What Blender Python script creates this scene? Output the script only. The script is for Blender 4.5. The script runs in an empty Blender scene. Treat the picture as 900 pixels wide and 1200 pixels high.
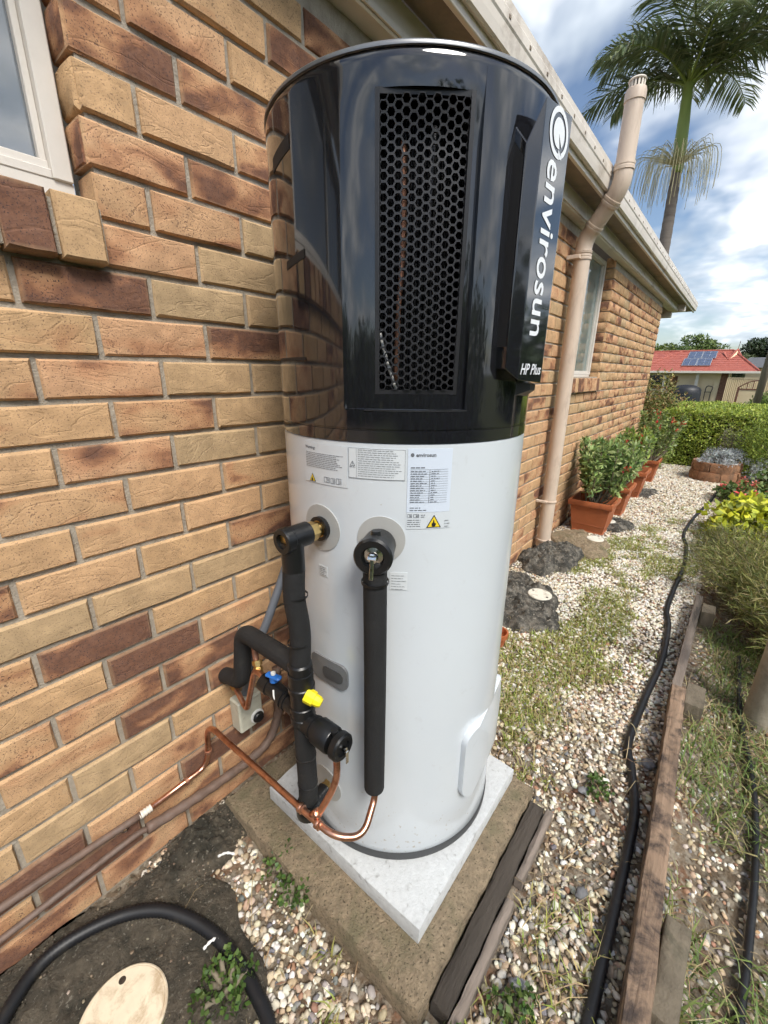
import bpy, math, random
import numpy as np
from mathutils import Vector, Matrix
rnd = random.Random(7)
R = math.radians
scene = bpy.context.scene
COL = scene.collection

# ---------------------------------------------------------------- camera
CAM = (-0.2401, -1.0538, 1.3537)
PITCH, ROLL, YAW = R(18.31), R(0.55), R(38.89)
fw = Vector((math.cos(YAW)*math.cos(PITCH), math.sin(YAW)*math.cos(PITCH), -math.sin(PITCH)))
rt = Vector((math.sin(YAW), -math.cos(YAW), 0)); up = rt.cross(fw)
r2 = math.cos(ROLL)*rt + math.sin(ROLL)*up; u2 = -math.sin(ROLL)*rt + math.cos(ROLL)*up
cd = bpy.data.cameras.new('camera'); cam = bpy.data.objects.new('camera', cd); COL.objects.link(cam)
cam.matrix_world = Matrix(((r2.x, u2.x, -fw.x, CAM[0]), (r2.y, u2.y, -fw.y, CAM[1]), (r2.z, u2.z, -fw.z, CAM[2]), (0, 0, 0, 1)))
cd.sensor_fit = 'HORIZONTAL'; cd.sensor_width = 36; cd.lens = 36*493.6/900
cd.clip_start = .02; cd.clip_end = 2000
scene.camera = cam

# ---------------------------------------------------------------- light
SUN_AZ, SUN_EL = R(-116), R(52)          # azimuth from +X (along the wall), sun stands over the open side
sd = bpy.data.lights.new('sun', 'SUN'); sd.energy = 2.1; sd.angle = R(22); sd.color = (1, .95, .87)
so = bpy.data.objects.new('sun', sd); COL.objects.link(so)
to_sun = Vector((math.cos(SUN_AZ)*math.cos(SUN_EL), math.sin(SUN_AZ)*math.cos(SUN_EL), math.sin(SUN_EL)))
so.rotation_euler = to_sun.to_track_quat('Z', 'Y').to_euler(); so.location = (4, -6, 12)

w = bpy.data.worlds.new('World'); scene.world = w; w.use_nodes = True
nt = w.node_tree; nt.nodes.clear()
def N(t, ty, **kw):
    n = t.nodes.new(ty)
    for k, v in kw.items():
        if k.startswith('i_'):
            n.inputs[k[2:].replace('_', ' ')].default_value = v
        else: setattr(n, k, v)
    return n
def ramp(t, fac, stops, interp='LINEAR'):
    n = t.nodes.new('ShaderNodeValToRGB'); n.color_ramp.interpolation = interp
    e = n.color_ramp.elements
    while len(e) < len(stops): e.new(.5)
    for q, (p, c) in zip(e, stops):
        q.position = p; q.color = (c, c, c, 1) if isinstance(c, (int, float)) else (*c, 1)
    t.links.new(fac, n.inputs[0]); return n.outputs[0]
def math_(t, op, a, b=None, clamp=False):
    n = t.nodes.new('ShaderNodeMath'); n.operation = op; n.use_clamp = clamp
    for i, v in enumerate((a, b)):
        if v is None: continue
        if isinstance(v, (int, float)): n.inputs[i].default_value = v
        else: t.links.new(v, n.inputs[i])
    return n.outputs[0]
def mixc(t, fac, a, b, mode='MIX'):
    n = t.nodes.new('ShaderNodeMix'); n.data_type = 'RGBA'; n.blend_type = mode
    for i, v in ((0, fac), (6, a), (7, b)):
        if isinstance(v, (int, float)): n.inputs[i].default_value = v
        elif isinstance(v, tuple): n.inputs[i].default_value = (*v, 1) if len(v) == 3 else v
        else: t.links.new(v, n.inputs[i])
    return n.outputs[2]
sky = N(nt, 'ShaderNodeTexSky', sky_type='NISHITA', sun_disc=False, sun_elevation=SUN_EL, sun_rotation=math.pi/2-SUN_AZ)
sky.air_density = 1.0; sky.dust_density = 1.2; sky.ozone_density = 1.4
tc = N(nt, 'ShaderNodeTexCoord'); sep = N(nt, 'ShaderNodeSeparateXYZ'); nt.links.new(tc.outputs['Generated'], sep.inputs[0])
den = math_(nt, 'ADD', math_(nt, 'ABSOLUTE', sep.outputs[2]), .22)
cmb = N(nt, 'ShaderNodeCombineXYZ')
nt.links.new(math_(nt, 'DIVIDE', sep.outputs[0], den), cmb.inputs[0]); nt.links.new(math_(nt, 'DIVIDE', sep.outputs[1], den), cmb.inputs[1])
mp = N(nt, 'ShaderNodeMapping'); mp.inputs['Location'].default_value = (1.3, .45, 0); nt.links.new(cmb.outputs[0], mp.inputs[0])
n1 = N(nt, 'ShaderNodeTexNoise', i_Scale=1.5, i_Detail=4.5, i_Roughness=.58, i_Distortion=.35); nt.links.new(mp.outputs[0], n1.inputs['Vector'])
n2 = N(nt, 'ShaderNodeTexNoise', i_Scale=3.1, i_Detail=3.5, i_Roughness=.6, i_Distortion=.2); nt.links.new(mp.outputs[0], n2.inputs['Vector'])
cover = ramp(nt, n1.outputs[0], [(.42, 0.02), (.50, .5), (.60, 1)])
shade = ramp(nt, n2.outputs[0], [(.30, (.36, .43, .52)), (.50, (.60, .66, .73)), (.64, (1.06, 1.07, 1.08))])
bsky = N(nt, 'ShaderNodeBackground'); bsky.inputs[1].default_value = .07; nt.links.new(sky.outputs[0], bsky.inputs[0])
bcl = N(nt, 'ShaderNodeBackground'); bcl.inputs[1].default_value = .68; nt.links.new(shade, bcl.inputs[0])
mx = N(nt, 'ShaderNodeMixShader'); nt.links.new(cover, mx.inputs[0]); nt.links.new(bsky.outputs[0], mx.inputs[1]); nt.links.new(bcl.outputs[0], mx.inputs[2])
wo = N(nt, 'ShaderNodeOutputWorld'); nt.links.new(mx.outputs[0], wo.inputs[0])
vs = scene.view_settings; vs.view_transform = 'Standard'; vs.look = 'None'; vs.exposure = 1.12; vs.gamma = 1; vs.use_curve_mapping = False
scene.render.film_transparent = False
try:
    scene.cycles.use_denoising = True; scene.cycles.max_bounces = 4; scene.cycles.diffuse_bounces = 3; scene.cycles.glossy_bounces = 2; scene.cycles.use_adaptive_sampling = True; scene.cycles.adaptive_threshold = .03; scene.cycles.adaptive_min_samples = 12; w.cycles.sampling_method = 'MANUAL'; w.cycles.sample_map_resolution = 256; scene.cycles.transmission_bounces = 2; scene.cycles.caustics_reflective = False; scene.cycles.caustics_refractive = False
except Exception: pass

# ---------------------------------------------------------------- materials
MAT = {}
def pmat(name, base, rough=.5, metal=0, var=0, vscale=12, bump=0, bscale=60, coat=0, attr=None, spec=.5, dirt=None, dscale=6, damt=.5, draw=False, pits=None, stretch=None, trans=0, detail=6):
    """Principled surface: colour with uneven tone (var), fine relief (bump) and stains of a second colour (dirt)."""
    m = bpy.data.materials.new(name); m.use_nodes = True; t = m.node_tree; b = t.nodes['Principled BSDF']
    b.inputs['Roughness'].default_value = rough; b.inputs['Metallic'].default_value = metal
    b.inputs['Specular IOR Level'].default_value = spec; b.inputs['Coat Weight'].default_value = coat
    b.inputs['Coat Roughness'].default_value = .06
    tcn = t.nodes.new('ShaderNodeTexCoord'); vec = tcn.outputs['Object']
    raw = vec
    if stretch:
        mpn = t.nodes.new('ShaderNodeMapping'); mpn.inputs['Scale'].default_value = stretch; t.links.new(vec, mpn.inputs[0]); vec = mpn.outputs[0]
    col = None
    if attr:
        a = t.nodes.new('ShaderNodeAttribute'); a.attribute_name = attr; col = a.outputs['Color']
    if var:
        n = N(t, 'ShaderNodeTexNoise', i_Scale=vscale, i_Detail=detail, i_Roughness=.62); t.links.new(vec, n.inputs['Vector'])
        f = ramp(t, n.outputs[0], [(.28, 1-var), (.72, 1+var*.8)])
        col = mixc(t, 1.0, col if col is not None else (*base, 1), f, 'MULTIPLY')
    if dirt:
        n = N(t, 'ShaderNodeTexNoise', i_Scale=dscale, i_Detail=8, i_Roughness=.68, i_Distortion=.4); t.links.new(raw if draw else vec, n.inputs['Vector'])
        f = ramp(t, n.outputs[0], [(.62-damt*.3, 0), (.62-damt*.3+.16, 1)])
        col = mixc(t, f, col if col is not None else (*base, 1), (*dirt, 1))
    if pits:
        n = N(t, 'ShaderNodeTexNoise', i_Scale=pits[1], i_Detail=2., i_Roughness=.5); t.links.new(raw, n.inputs['Vector'])
        col = mixc(t, ramp(t, n.outputs[0], [(pits[2], 0), (pits[2]+.07, 1)]), col if col is not None else (*base, 1), (*pits[0], 1))
    if col is not None: t.links.new(col, b.inputs['Base Color'])
    else: b.inputs['Base Color'].default_value = (*base, 1)
    if bump:
        n = N(t, 'ShaderNodeTexNoise', i_Scale=bscale, i_Detail=6, i_Roughness=.65); t.links.new(vec, n.inputs['Vector'])
        bn = t.nodes.new('ShaderNodeBump'); bn.inputs['Strength'].default_value = bump; bn.inputs['Distance'].default_value = .01
        t.links.new(n.outputs[0], bn.inputs['Height']); t.links.new(bn.outputs[0], b.inputs['Normal'])
    if trans:
        tr = t.nodes.new('ShaderNodeBsdfTranslucent'); ms = t.nodes.new('ShaderNodeMixShader'); ms.inputs[0].default_value = trans
        if col is not None: t.links.new(col, tr.inputs[0])
        else: tr.inputs[0].default_value = (*base, 1)
        out = t.nodes['Material Output']
        t.links.new(b.outputs[0], ms.inputs[1]); t.links.new(tr.outputs[0], ms.inputs[2]); t.links.new(ms.outputs[0], out.inputs[0])
    MAT[name] = m
    return m

def brick_mat(name, attr):
    m = bpy.data.materials.new(name); m.use_nodes = True; t = m.node_tree; b = t.nodes['Principled BSDF']
    tcn = t.nodes.new('ShaderNodeTexCoord')
    if attr:
        a = t.nodes.new('ShaderNodeAttribute'); a.attribute_name = 'brick_tone'; par = a.outputs['Color']
    else:
        a = t.nodes.new('ShaderNodeObjectInfo'); par = a.outputs['Color']
    sp = t.nodes.new('ShaderNodeSeparateColor'); t.links.new(par, sp.inputs[0])
    tone, burn, seed = sp.outputs[0], sp.outputs[1], sp.outputs[2]
    off = t.nodes.new('ShaderNodeCombineXYZ')
    for i, k in enumerate((31., 17., 23.)): t.links.new(math_(t, 'MULTIPLY', seed, k), off.inputs[i])
    add = t.nodes.new('ShaderNodeVectorMath'); add.operation = 'ADD'
    t.links.new(tcn.outputs['Object'], add.inputs[0]); t.links.new(off.outputs[0], add.inputs[1]); vec = add.outputs[0]
    def noise(scale, detail=5, rough=.6, dist=0., st=None):
        v = vec
        if st:
            q = t.nodes.new('ShaderNodeMapping'); q.inputs['Scale'].default_value = st; q.inputs['Rotation'].default_value = (0, R(-24), 0); t.links.new(vec, q.inputs[0]); v = q.outputs[0]
        n = N(t, 'ShaderNodeTexNoise', i_Scale=scale, i_Detail=detail, i_Roughness=rough, i_Distortion=dist); t.links.new(v, n.inputs['Vector']); return n.outputs[0]
    base = ramp(t, tone, [(0, (.455, .325, .19)), (.35, (.53, .34, .185)), (.7, (.565, .345, .20)), (1, (.55, .29, .165))])
    base = mixc(t, 1.0, base, ramp(t, noise(22, 3), [(.3, .82), (.7, 1.16)]), 'MULTIPLY')
    # reddish flush and dark kiln burn
    big = noise(9, 2, .5, .3, (.75, 1, 1.5))
    flush = math_(t, 'MULTIPLY', math_(t, 'SUBTRACT', big, math_(t, 'SUBTRACT', .93, burn)), 4.5, True)
    dark = math_(t, 'MULTIPLY', math_(t, 'SUBTRACT', math_(t, 'ADD', big, math_(t, 'MULTIPLY', noise(60, 2), .12)), math_(t, 'SUBTRACT', 1.1, burn)), 7, True)
    c1 = mixc(t, math_(t, 'MULTIPLY', flush, .85), base, (.40, .17, .085))
    dcol = mixc(t, noise(34, 2), (.090, .042, .030), (.22, .125, .09))
    c2 = mixc(t, math_(t, 'MULTIPLY', dark, math_(t, 'ADD', .62, math_(t, 'MULTIPLY', noise(90, 2), .55), True)), c1, dcol)
    spk = ramp(t, noise(330, 1, .5), [(.60, 0), (.68, 1)])
    c3 = mixc(t, math_(t, 'MULTIPLY', spk, math_(t, 'ADD', .25, math_(t, 'MULTIPLY', burn, .9, True))), c2, (.09, .055, .05))
    gsp = t.nodes.new('ShaderNodeSeparateXYZ'); t.links.new(tcn.outputs['Generated'], gsp.inputs[0])
    pale = ramp(t, noise(14, 3, .7), [(.66, 0), (.78, 1)])
    c4 = mixc(t, math_(t, 'MULTIPLY', pale, .22), c3, (.55, .47, .33))
    if not attr:      # paler towards the arrises
        ex = math_(t, 'ABSOLUTE', math_(t, 'SUBTRACT', gsp.outputs[0], .5)); ez = math_(t, 'ABSOLUTE', math_(t, 'SUBTRACT', gsp.outputs[2], .5))
        em = math_(t, 'MAXIMUM', math_(t, 'MULTIPLY', math_(t, 'SUBTRACT', ex, .462), 20, True), math_(t, 'MULTIPLY', math_(t, 'SUBTRACT', ez, .40), 8, True))
        c4 = mixc(t, math_(t, 'MULTIPLY', em, math_(t, 'MULTIPLY', noise(40, 2), .8)), c4, (.56, .40, .24))
    t.links.new(c4, b.inputs['Base Color']); b.inputs['Roughness'].default_value = .95; b.inputs['Specular IOR Level'].default_value = .12
    ridge = noise(9, 3, .5, .9, (.7, 1, 1.7))
    rd = math_(t, 'ABSOLUTE', math_(t, 'SUBTRACT', ridge, .5))
    h = math_(t, 'ADD', math_(t, 'ADD', math_(t, 'MULTIPLY', math_(t, 'MINIMUM', rd, .022), 7.5), math_(t, 'MULTIPLY', ridge, .8)), math_(t, 'MULTIPLY', noise(260, 2, .6), .22))
    bn = t.nodes.new('ShaderNodeBump'); bn.inputs['Strength'].default_value = .5; bn.inputs['Distance'].default_value = .008
    t.links.new(h, bn.inputs['Height']); t.links.new(bn.outputs[0], b.inputs['Normal'])
    MAT[name] = m
def splash(m, z0, z1):
    """Soil splashed up the foot of the tank: small brown specks, fewer higher up."""
    t = m.node_tree; b = t.nodes['Principled BSDF']; old = b.inputs['Base Color'].links[0].from_socket
    tcn = t.nodes.new('ShaderNodeTexCoord'); sp = t.nodes.new('ShaderNodeSeparateXYZ'); t.links.new(tcn.outputs['Object'], sp.inputs[0])
    n = N(t, 'ShaderNodeTexNoise', i_Scale=95., i_Detail=3.); t.links.new(tcn.outputs['Object'], n.inputs['Vector'])
    hgt = math_(t, 'MULTIPLY', math_(t, 'SUBTRACT', z1, sp.outputs[2]), .16/(z1-z0), True)
    f = math_(t, 'MULTIPLY', math_(t, 'SUBTRACT', math_(t, 'ADD', n.outputs[0], hgt), .76), 9., True)
    t.links.new(mixc(t, math_(t, 'MULTIPLY', f, .7), old, (.36, .30, .22)), b.inputs['Base Color'])
brick_mat('brick_clay', False); brick_mat('brick_clay_mass', True)

pmat('mortar', (.37, .325, .265), .95, var=.25, vscale=30, bump=.5, bscale=180)
pmat('cream_trim', (.68, .62, .55), .45, var=.08, vscale=4, dirt=(.42, .36, .30), dscale=5, damt=.25, bump=.05, bscale=120)
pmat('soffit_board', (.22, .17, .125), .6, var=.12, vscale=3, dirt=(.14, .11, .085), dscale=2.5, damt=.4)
pmat('aluminium_frame', (.66, .62, .57), .4, var=.04, vscale=20, bump=.04, bscale=300)
pmat('vent_pipe_paint', (.60, .49, .395), .5, var=.1, vscale=14, dirt=(.45, .35, .28), dscale=9, damt=.3, bump=.06, bscale=160, stretch=(1, 1, .35))
pmat('vent_cap_white', (.72, .66, .58), .5, var=.15, vscale=30)
pmat('roof_sheet', (.30, .24, .2), .6, var=.1)
def glass_mat(name, tint, rough=.03, spec=1.0):
    m = pmat(name, tint, rough, spec=spec); m.node_tree.nodes['Principled BSDF'].inputs['IOR'].default_value = 1.9
    return m
glass_mat('window_glass', (.10, .115, .13)); glass_mat('window_glass_pale', (.16, .21, .2), .06)
pmat('tank_white', (.60, .645, .685), .26, coat=.4, var=.02, vscale=3, bump=.012, bscale=40, dirt=(.54, .57, .60), dscale=26, damt=.05, draw=True)
splash(MAT['tank_white'], 0., .34)
pmat('tank_base_grey', (.05, .052, .055), .5, bump=.05)
pmat('black_gloss', (.011, .0115, .014), .06, spec=.7, coat=.7)
pmat('black_satin', (.018, .018, .02), .35)
pmat('pit_black', (.006, .006, .007), .6)
pmat('rim_sky_sheen', (.24, .245, .25), .35, metal=.7)  # sky reflection along the lid edge, painted as a pale grey rim
pmat('fin_metal', (.05, .05, .055), .4, metal=.5)
pmat('logo_white', (.80, .83, .86), .4)
pmat('label_paper', (.63, .67, .70), .4)
pmat('label_paper_blue', (.60, .67, .77), .35)
pmat('label_ink', (.13, .14, .16), .6)
pmat('label_grey', (.26, .28, .30), .6)
pmat('hazard_yellow', (.82, .60, .03), .45)
pmat('hazard_black', (.02, .02, .02), .5)
pmat('flange_grey', (.40, .40, .385), .5, var=.04, vscale=30)
pmat('handle_grey', (.17, .175, .18), .5)
pmat('handle_dark', (.07, .072, .075), .55)
pmat('foam_black', (.012, .0125, .0135), .78, var=.25, vscale=18, bump=.25, bscale=220, dirt=(.030, .029, .027), dscale=14, damt=.22)
pmat('plastic_black', (.008, .0085, .0095), .33, bump=.05, bscale=150)
pmat('brass', (.70, .50, .20), .28, metal=1, var=.15, vscale=60, bump=.08, bscale=200)
pmat('copper', (.70, .38, .26), .3, metal=1, var=.2, vscale=40, dirt=(.42, .17, .10), dscale=22, damt=.35, bump=.05, bscale=160)
pmat('copper_dull', (.40, .20, .13), .5, metal=.7, var=.25, vscale=40, dirt=(.16, .10, .08), dscale=30, damt=.5)
pmat('chrome', (.75, .74, .72), .16, metal=1)
pmat('yellow_cap', (.85, .72, .02), .45, bump=.05, bscale=90)
pmat('blue_handle', (.02, .13, .45), .4)
pmat('white_plastic', (.74, .74, .72), .4)
pmat('conduit_grey', (.13, .145, .17), .5, bump=.05)
pmat('painted_pipe', (.15, .098, .075), .6, var=.3, vscale=40, dirt=(.16, .12, .10), dscale=25, damt=.35, bump=.15, bscale=120)
pmat('box_cream', (.52, .51, .42), .45, var=.1, vscale=40, dirt=(.28, .25, .18), dscale=30, damt=.2)
pmat('hose_black', (.009, .0095, .0115), .5, var=.2, vscale=30, dirt=(.033, .030, .026), dscale=18, damt=.25)
pmat('pad_white', (.52, .535, .54), .85, var=.10, vscale=70, dirt=(.40, .41, .41), dscale=60, damt=.30, bump=.35, bscale=160, pits=((.33, .335, .33), 60., .66))
pmat('old_concrete', (.26, .20, .13), .95, var=.4, vscale=45, dirt=(.17, .145, .085), dscale=9, damt=.42, bump=1.0, bscale=120, pits=((.085, .066, .04), 170., .60))
pmat('lump_concrete', (.085, .07, .05), .95, var=.5, vscale=40, dirt=(.030, .027, .019), dscale=11, damt=.52, bump=1.0, bscale=110, pits=((.16, .145, .115), 120., .62))
pmat('lump_black', (.17, .155, .13), .95, var=.5, vscale=50, dirt=(.042, .040, .034), dscale=16, damt=.78, bump=1.0, bscale=90, pits=((.26, .24, .20), 75., .63))
pmat('cover_cream', (.70, .60, .45), .55, var=.08, vscale=30, dirt=(.46, .35, .23), dscale=22, damt=.42, bump=.05)
pmat('cover_white', (.72, .69, .60), .55, var=.08, vscale=30, dirt=(.38, .35, .28), dscale=26, damt=.38)
pmat('sleeper_dark', (.048, .039, .031), .92, var=.4, vscale=9, bump=.8, bscale=60, stretch=(.15, 1, 1), dirt=(.10, .085, .06), dscale=8, damt=.3)
pmat('timber_brown', (.27, .185, .125), .9, var=.45, vscale=30, bump=.7, bscale=90, stretch=(.06, 1, 1), dirt=(.05, .036, .03), dscale=13, damt=.55, draw=True)
pmat('timber_grey', (.22, .18, .15), .9, var=.35, vscale=8, bump=.6, bscale=50, stretch=(.12, 1, 1), dirt=(.05, .043, .036), dscale=10, damt=.5)
pmat('peg_timber', (.15, .125, .09), .92, var=.35, vscale=14, bump=.6, bscale=70, stretch=(1, 1, .2), dirt=(.065, .062, .04), dscale=8, damt=.45)
pmat('post_concrete', (.36, .32, .25), .9, var=.2, vscale=9, dirt=(.2, .18, .14), dscale=7, damt=.35, bump=.4, bscale=90)
pmat('terracotta', (.40, .12, .045), .55, var=.12, vscale=9, dirt=(.27, .085, .04), dscale=10, damt=.25, bump=.08, bscale=120)
pmat('terracotta_old', (.33, .17, .09), .9, var=.3, vscale=10, dirt=(.17, .10, .06), dscale=8, damt=.45, bump=.5, bscale=60)
pmat('potting_soil', (.05, .034, .023), .95, var=.4, vscale=60, bump=1, bscale=80)
pmat('pebble', (.5, .45, .4), .75, attr='tint', var=.12, vscale=90, bump=.15, bscale=250)
pmat('leaf', (.06, .1, .03), .5, attr='tint', trans=.28, spec=.4)
pmat('leaf_gloss', (.05, .09, .03), .38, attr='tint', trans=.32, spec=.5)
pmat('stem_wood', (.20, .17, .12), .85, var=.3, vscale=40, bump=.5, bscale=120)
pmat('bark', (.12, .095, .07), .9, var=.35, vscale=10, bump=.8, bscale=30)
pmat('palm_bark', (.17, .145, .125), .9, var=.3, vscale=5, bump=.5, bscale=20, stretch=(.4, .4, 3))
pmat('crownshaft', (.20, .27, .055), .45, var=.18, vscale=3, stretch=(3, 3, .4))
pmat('palm_seed', (.46, .42, .20), .7, attr='tint')
pmat('red_tile', (.36, .10, .07), .7, var=.18, vscale=6, dirt=(.26, .05, .04), dscale=2, damt=.3)
pmat('grey_tile', (.10, .105, .115), .7, var=.2, vscale=5)
pmat('solar_cell', (.025, .045, .11), .18, var=.15, vscale=5, coat=.5)
pmat('solar_frame', (.5, .52, .55), .35, metal=.6)
pmat('house_cream', (.74, .61, .41), .8, var=.05, vscale=2)
pmat('fascia_white', (.66, .62, .54), .5, var=.04)
pmat('pier_brick', (.17, .085, .055), .85, var=.45, vscale=9)
pmat('dark_glass', (.02, .022, .026), .15)
pmat('tarp_dark', (.013, .015, .02), .5, var=.2, vscale=2)
pmat('fence_cream', (.62, .50, .32), .6, var=.04, vscale=2)
pmat('gate_brown', (.14, .06, .04), .5)
pmat('pole_timber', (.20, .165, .13), .9, var=.3, vscale=4, stretch=(3, 3, .3), bump=.4, bscale=20)
pmat('chair_dark', (.03, .03, .03), .5)
pmat('dry_stalk', (.36, .28, .16), .8, attr='tint')

# ---------------------------------------------------------------- helpers
def wloc(o):
    v = Vector((0, 0, 0))
    while o is not None:
        v += o.location; o = o.parent
    return v
def thing(name, label, cat, loc=(0, 0, 0), group=None):
    o = bpy.data.objects.new(name, None); COL.objects.link(o); o.location = loc; o.empty_display_size = .1
    o['label'] = label; o['category'] = cat
    if group: o['group'] = group
    return o
def tag(o, label, cat, group=None):
    o['label'] = label; o['category'] = cat
    if group: o['group'] = group
    return o
def link_mesh(name, verts, faces, mat, parent=None, smooth=False, tint=None, tname='tint'):
    """One mesh object from world-space verts, made relative to its parent."""
    v = np.asarray(verts, dtype=np.float64)
    if parent is not None: v = v - np.array(wloc(parent))
    me = bpy.data.meshes.new(name)
    if isinstance(faces, np.ndarray):
        n, k = faces.shape
        me.vertices.add(len(v)); me.vertices.foreach_set('co', v.astype(np.float32).ravel())
        me.loops.add(n*k); me.loops.foreach_set('vertex_index', faces.astype(np.int32).ravel())
        me.polygons.add(n); me.polygons.foreach_set('loop_start', np.arange(0, n*k, k, dtype=np.int32))
        try: me.polygons.foreach_set('loop_total', np.full(n, k, dtype=np.int32))
        except Exception: pass
        me.update(calc_edges=True)
    else:
        me.from_pydata([tuple(p) for p in v], [], faces)
    if smooth is True: me.polygons.foreach_set('use_smooth', np.ones(len(me.polygons), dtype=bool))
    elif smooth:
        me.polygons.foreach_set('use_smooth', np.ones(len(me.polygons), dtype=bool))
        try: me.set_sharp_from_angle(angle=R(smooth))
        except Exception: pass
    if tint is not None:
        a = me.attributes.new(tname, 'FLOAT_COLOR', 'POINT'); t = np.ones((len(v), 4), dtype=np.float32); t[:, :3] = tint
        a.data.foreach_set('color', t.ravel())
    me.materials.append(MAT[mat])
    o = bpy.data.objects.new(name, me); COL.objects.link(o); o.parent = parent
    return o
def frame(d):
    d = Vector(d).normalized(); a = Vector((0, 0, 1)) if abs(d.z) < .9 else Vector((1, 0, 0))
    u = d.cross(a).normalized(); return u, d.cross(u).normalized()
class MB:
    def __init__(s): s.v = []; s.f = []
    def add(s, v, f):
        k = len(s.v); s.v += [tuple(p) for p in v]; s.f += [tuple(i+k for i in q) for q in f]; return s
    def box(s, c, size, rot=None, bev=0):
        hx, hy, hz = [q/2 for q in size]
        if bev:
            b = min(bev, hx*.9, hy*.9, hz*.9); v = []; ids = {}
            for sx in (-1, 1):
                for sy in (-1, 1):
                    for sz in (-1, 1):
                        for ax in range(3):
                            p = [sx*hx, sy*hy, sz*hz]
                            for q in range(3):
                                if q != ax: p[q] -= (sx, sy, sz)[q]*b
                            ids[sx, sy, sz, ax] = len(v); v.append(p)
            f = []
            for ax in range(3):
                a1, a2 = (ax+1) % 3, (ax+2) % 3
                for sg in (-1, 1):
                    q = []
                    for s1, s2 in ((-1, -1), (1, -1), (1, 1), (-1, 1)):
                        k = [0, 0, 0]; k[ax] = sg; k[a1] = s1; k[a2] = s2; q.append(ids[k[0], k[1], k[2], ax])
                    f.append(q if sg > 0 else q[::-1])
                for s1 in (-1, 1):
                    for s2 in (-1, 1):
                        k0 = [0, 0, 0]; k0[ax] = -1; k0[a1] = s1; k0[a2] = s2; k1 = list(k0); k1[ax] = 1
                        q = [ids[(*k0, a1)], ids[(*k1, a1)], ids[(*k1, a2)], ids[(*k0, a2)]]
                        f.append(q if s1*s2 < 0 else q[::-1])
            for sx in (-1, 1):
                for sy in (-1, 1):
                    for sz in (-1, 1):
                        q = [ids[sx, sy, sz, 0], ids[sx, sy, sz, 1], ids[sx, sy, sz, 2]]
                        f.append(q if sx*sy*sz > 0 else q[::-1])
        else:
            v = [(x, y, z) for x in (-hx, hx) for y in (-hy, hy) for z in (-hz, hz)]
            f = [(0, 1, 3, 2), (4, 6, 7, 5), (0, 4, 5, 1), (2, 3, 7, 6), (0, 2, 6, 4), (1, 5, 7, 3)]
        m = rot.to_matrix() if hasattr(rot, 'to_matrix') else rot
        c = Vector(c)
        return s.add([(m @ Vector(p) if m else Vector(p)) + c for p in v], f)
    def bx(s, x0, x1, y0, y1, z0, z1, bev=0):
        return s.box(((x0+x1)/2, (y0+y1)/2, (z0+z1)/2), (x1-x0, y1-y0, z1-z0), None, bev)
    def rings(s, rings, cap0=True, cap1=True):
        n = len(rings[0]); k = len(s.v)
        for r in rings: s.v += [tuple(p) for p in r]
        for i in range(len(rings)-1):
            for j in range(n):
                a, b = k+i*n+j, k+i*n+(j+1) % n; s.f.append((a, b, b+n, a+n))
        if cap0: s.f.append(tuple(k+j for j in range(n))[::-1])
        if cap1: s.f.append(tuple(k+(len(rings)-1)*n+j for j in range(n)))
        return s
    def profile(s, p0, p1, prof, n=24, cap=True):
        """Turned body along p0->p1, prof = [(t, radius)] with t in metres."""
        p0, p1 = Vector(p0), Vector(p1); d = (p1-p0).normalized(); u, v = frame(d)
        return s.rings([[p0+d*t+(u*math.cos(2*math.pi*j/n)+v*math.sin(2*math.pi*j/n))*r for j in range(n)] for t, r in prof], cap, cap)
    def cyl(s, p0, p1, r, r1=None, n=20, bev=0):
        L = (Vector(p1)-Vector(p0)).length; r1 = r if r1 is None else r1
        pr = [(0, r), (L, r1)] if not bev else [(0, r-bev), (bev, r), (L-bev, r1), (L, r1-bev)]
        return s.profile(p0, p1, pr, n)
    def tube(s, pts, r, n=12, sub=6, smooth=True, rfun=None, closed_caps=True):
        P = spline(pts, sub) if smooth else [Vector(p) for p in pts]
        rr = []; u = None; L = 0
        for i, p in enumerate(P):
            d = (P[min(i+1, len(P)-1)]-P[max(i-1, 0)]).normalized()
            if u is None: u, _ = frame(d)
            u = (u-d*u.dot(d)).normalized(); v = d.cross(u)
            if i: L += (p-P[i-1]).length
            q = rfun(L, i) if rfun else r
            rr.append([p+(u*math.cos(2*math.pi*j/n)+v*math.sin(2*math.pi*j/n))*q for j in range(n)])
        return s.rings(rr, closed_caps, closed_caps)
    def prism(s, poly, z0, z1):
        """Upright prism of a plan polygon; z0, z1 numbers or lists."""
        n = len(poly); a = z0 if hasattr(z0, '__len__') else [z0]*n; b = z1 if hasattr(z1, '__len__') else [z1]*n
        return s.rings([[(x, y, a[i]) for i, (x, y) in enumerate(poly)], [(x, y, b[i]) for i, (x, y) in enumerate(poly)]])
    def build(s, name, mat, parent=None, smooth=False, **kw):
        return link_mesh(name, s.v, s.f, mat, parent, smooth, **kw)
def spline(pts, sub=6):
    P = [Vector(p) for p in pts]; P = [P[0]*2-P[1]]+P+[P[-1]*2-P[-2]]; out = []
    for i in range(1, len(P)-2):
        for k in range(sub):
            t = k/sub; a, b, c, d = P[i-1:i+3]
            out.append(.5*((2*b)+(c-a)*t+(2*a-5*b+4*c-d)*t*t+(3*b-a-3*c+d)*t**3))
    out.append(P[-2]); return out
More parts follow.
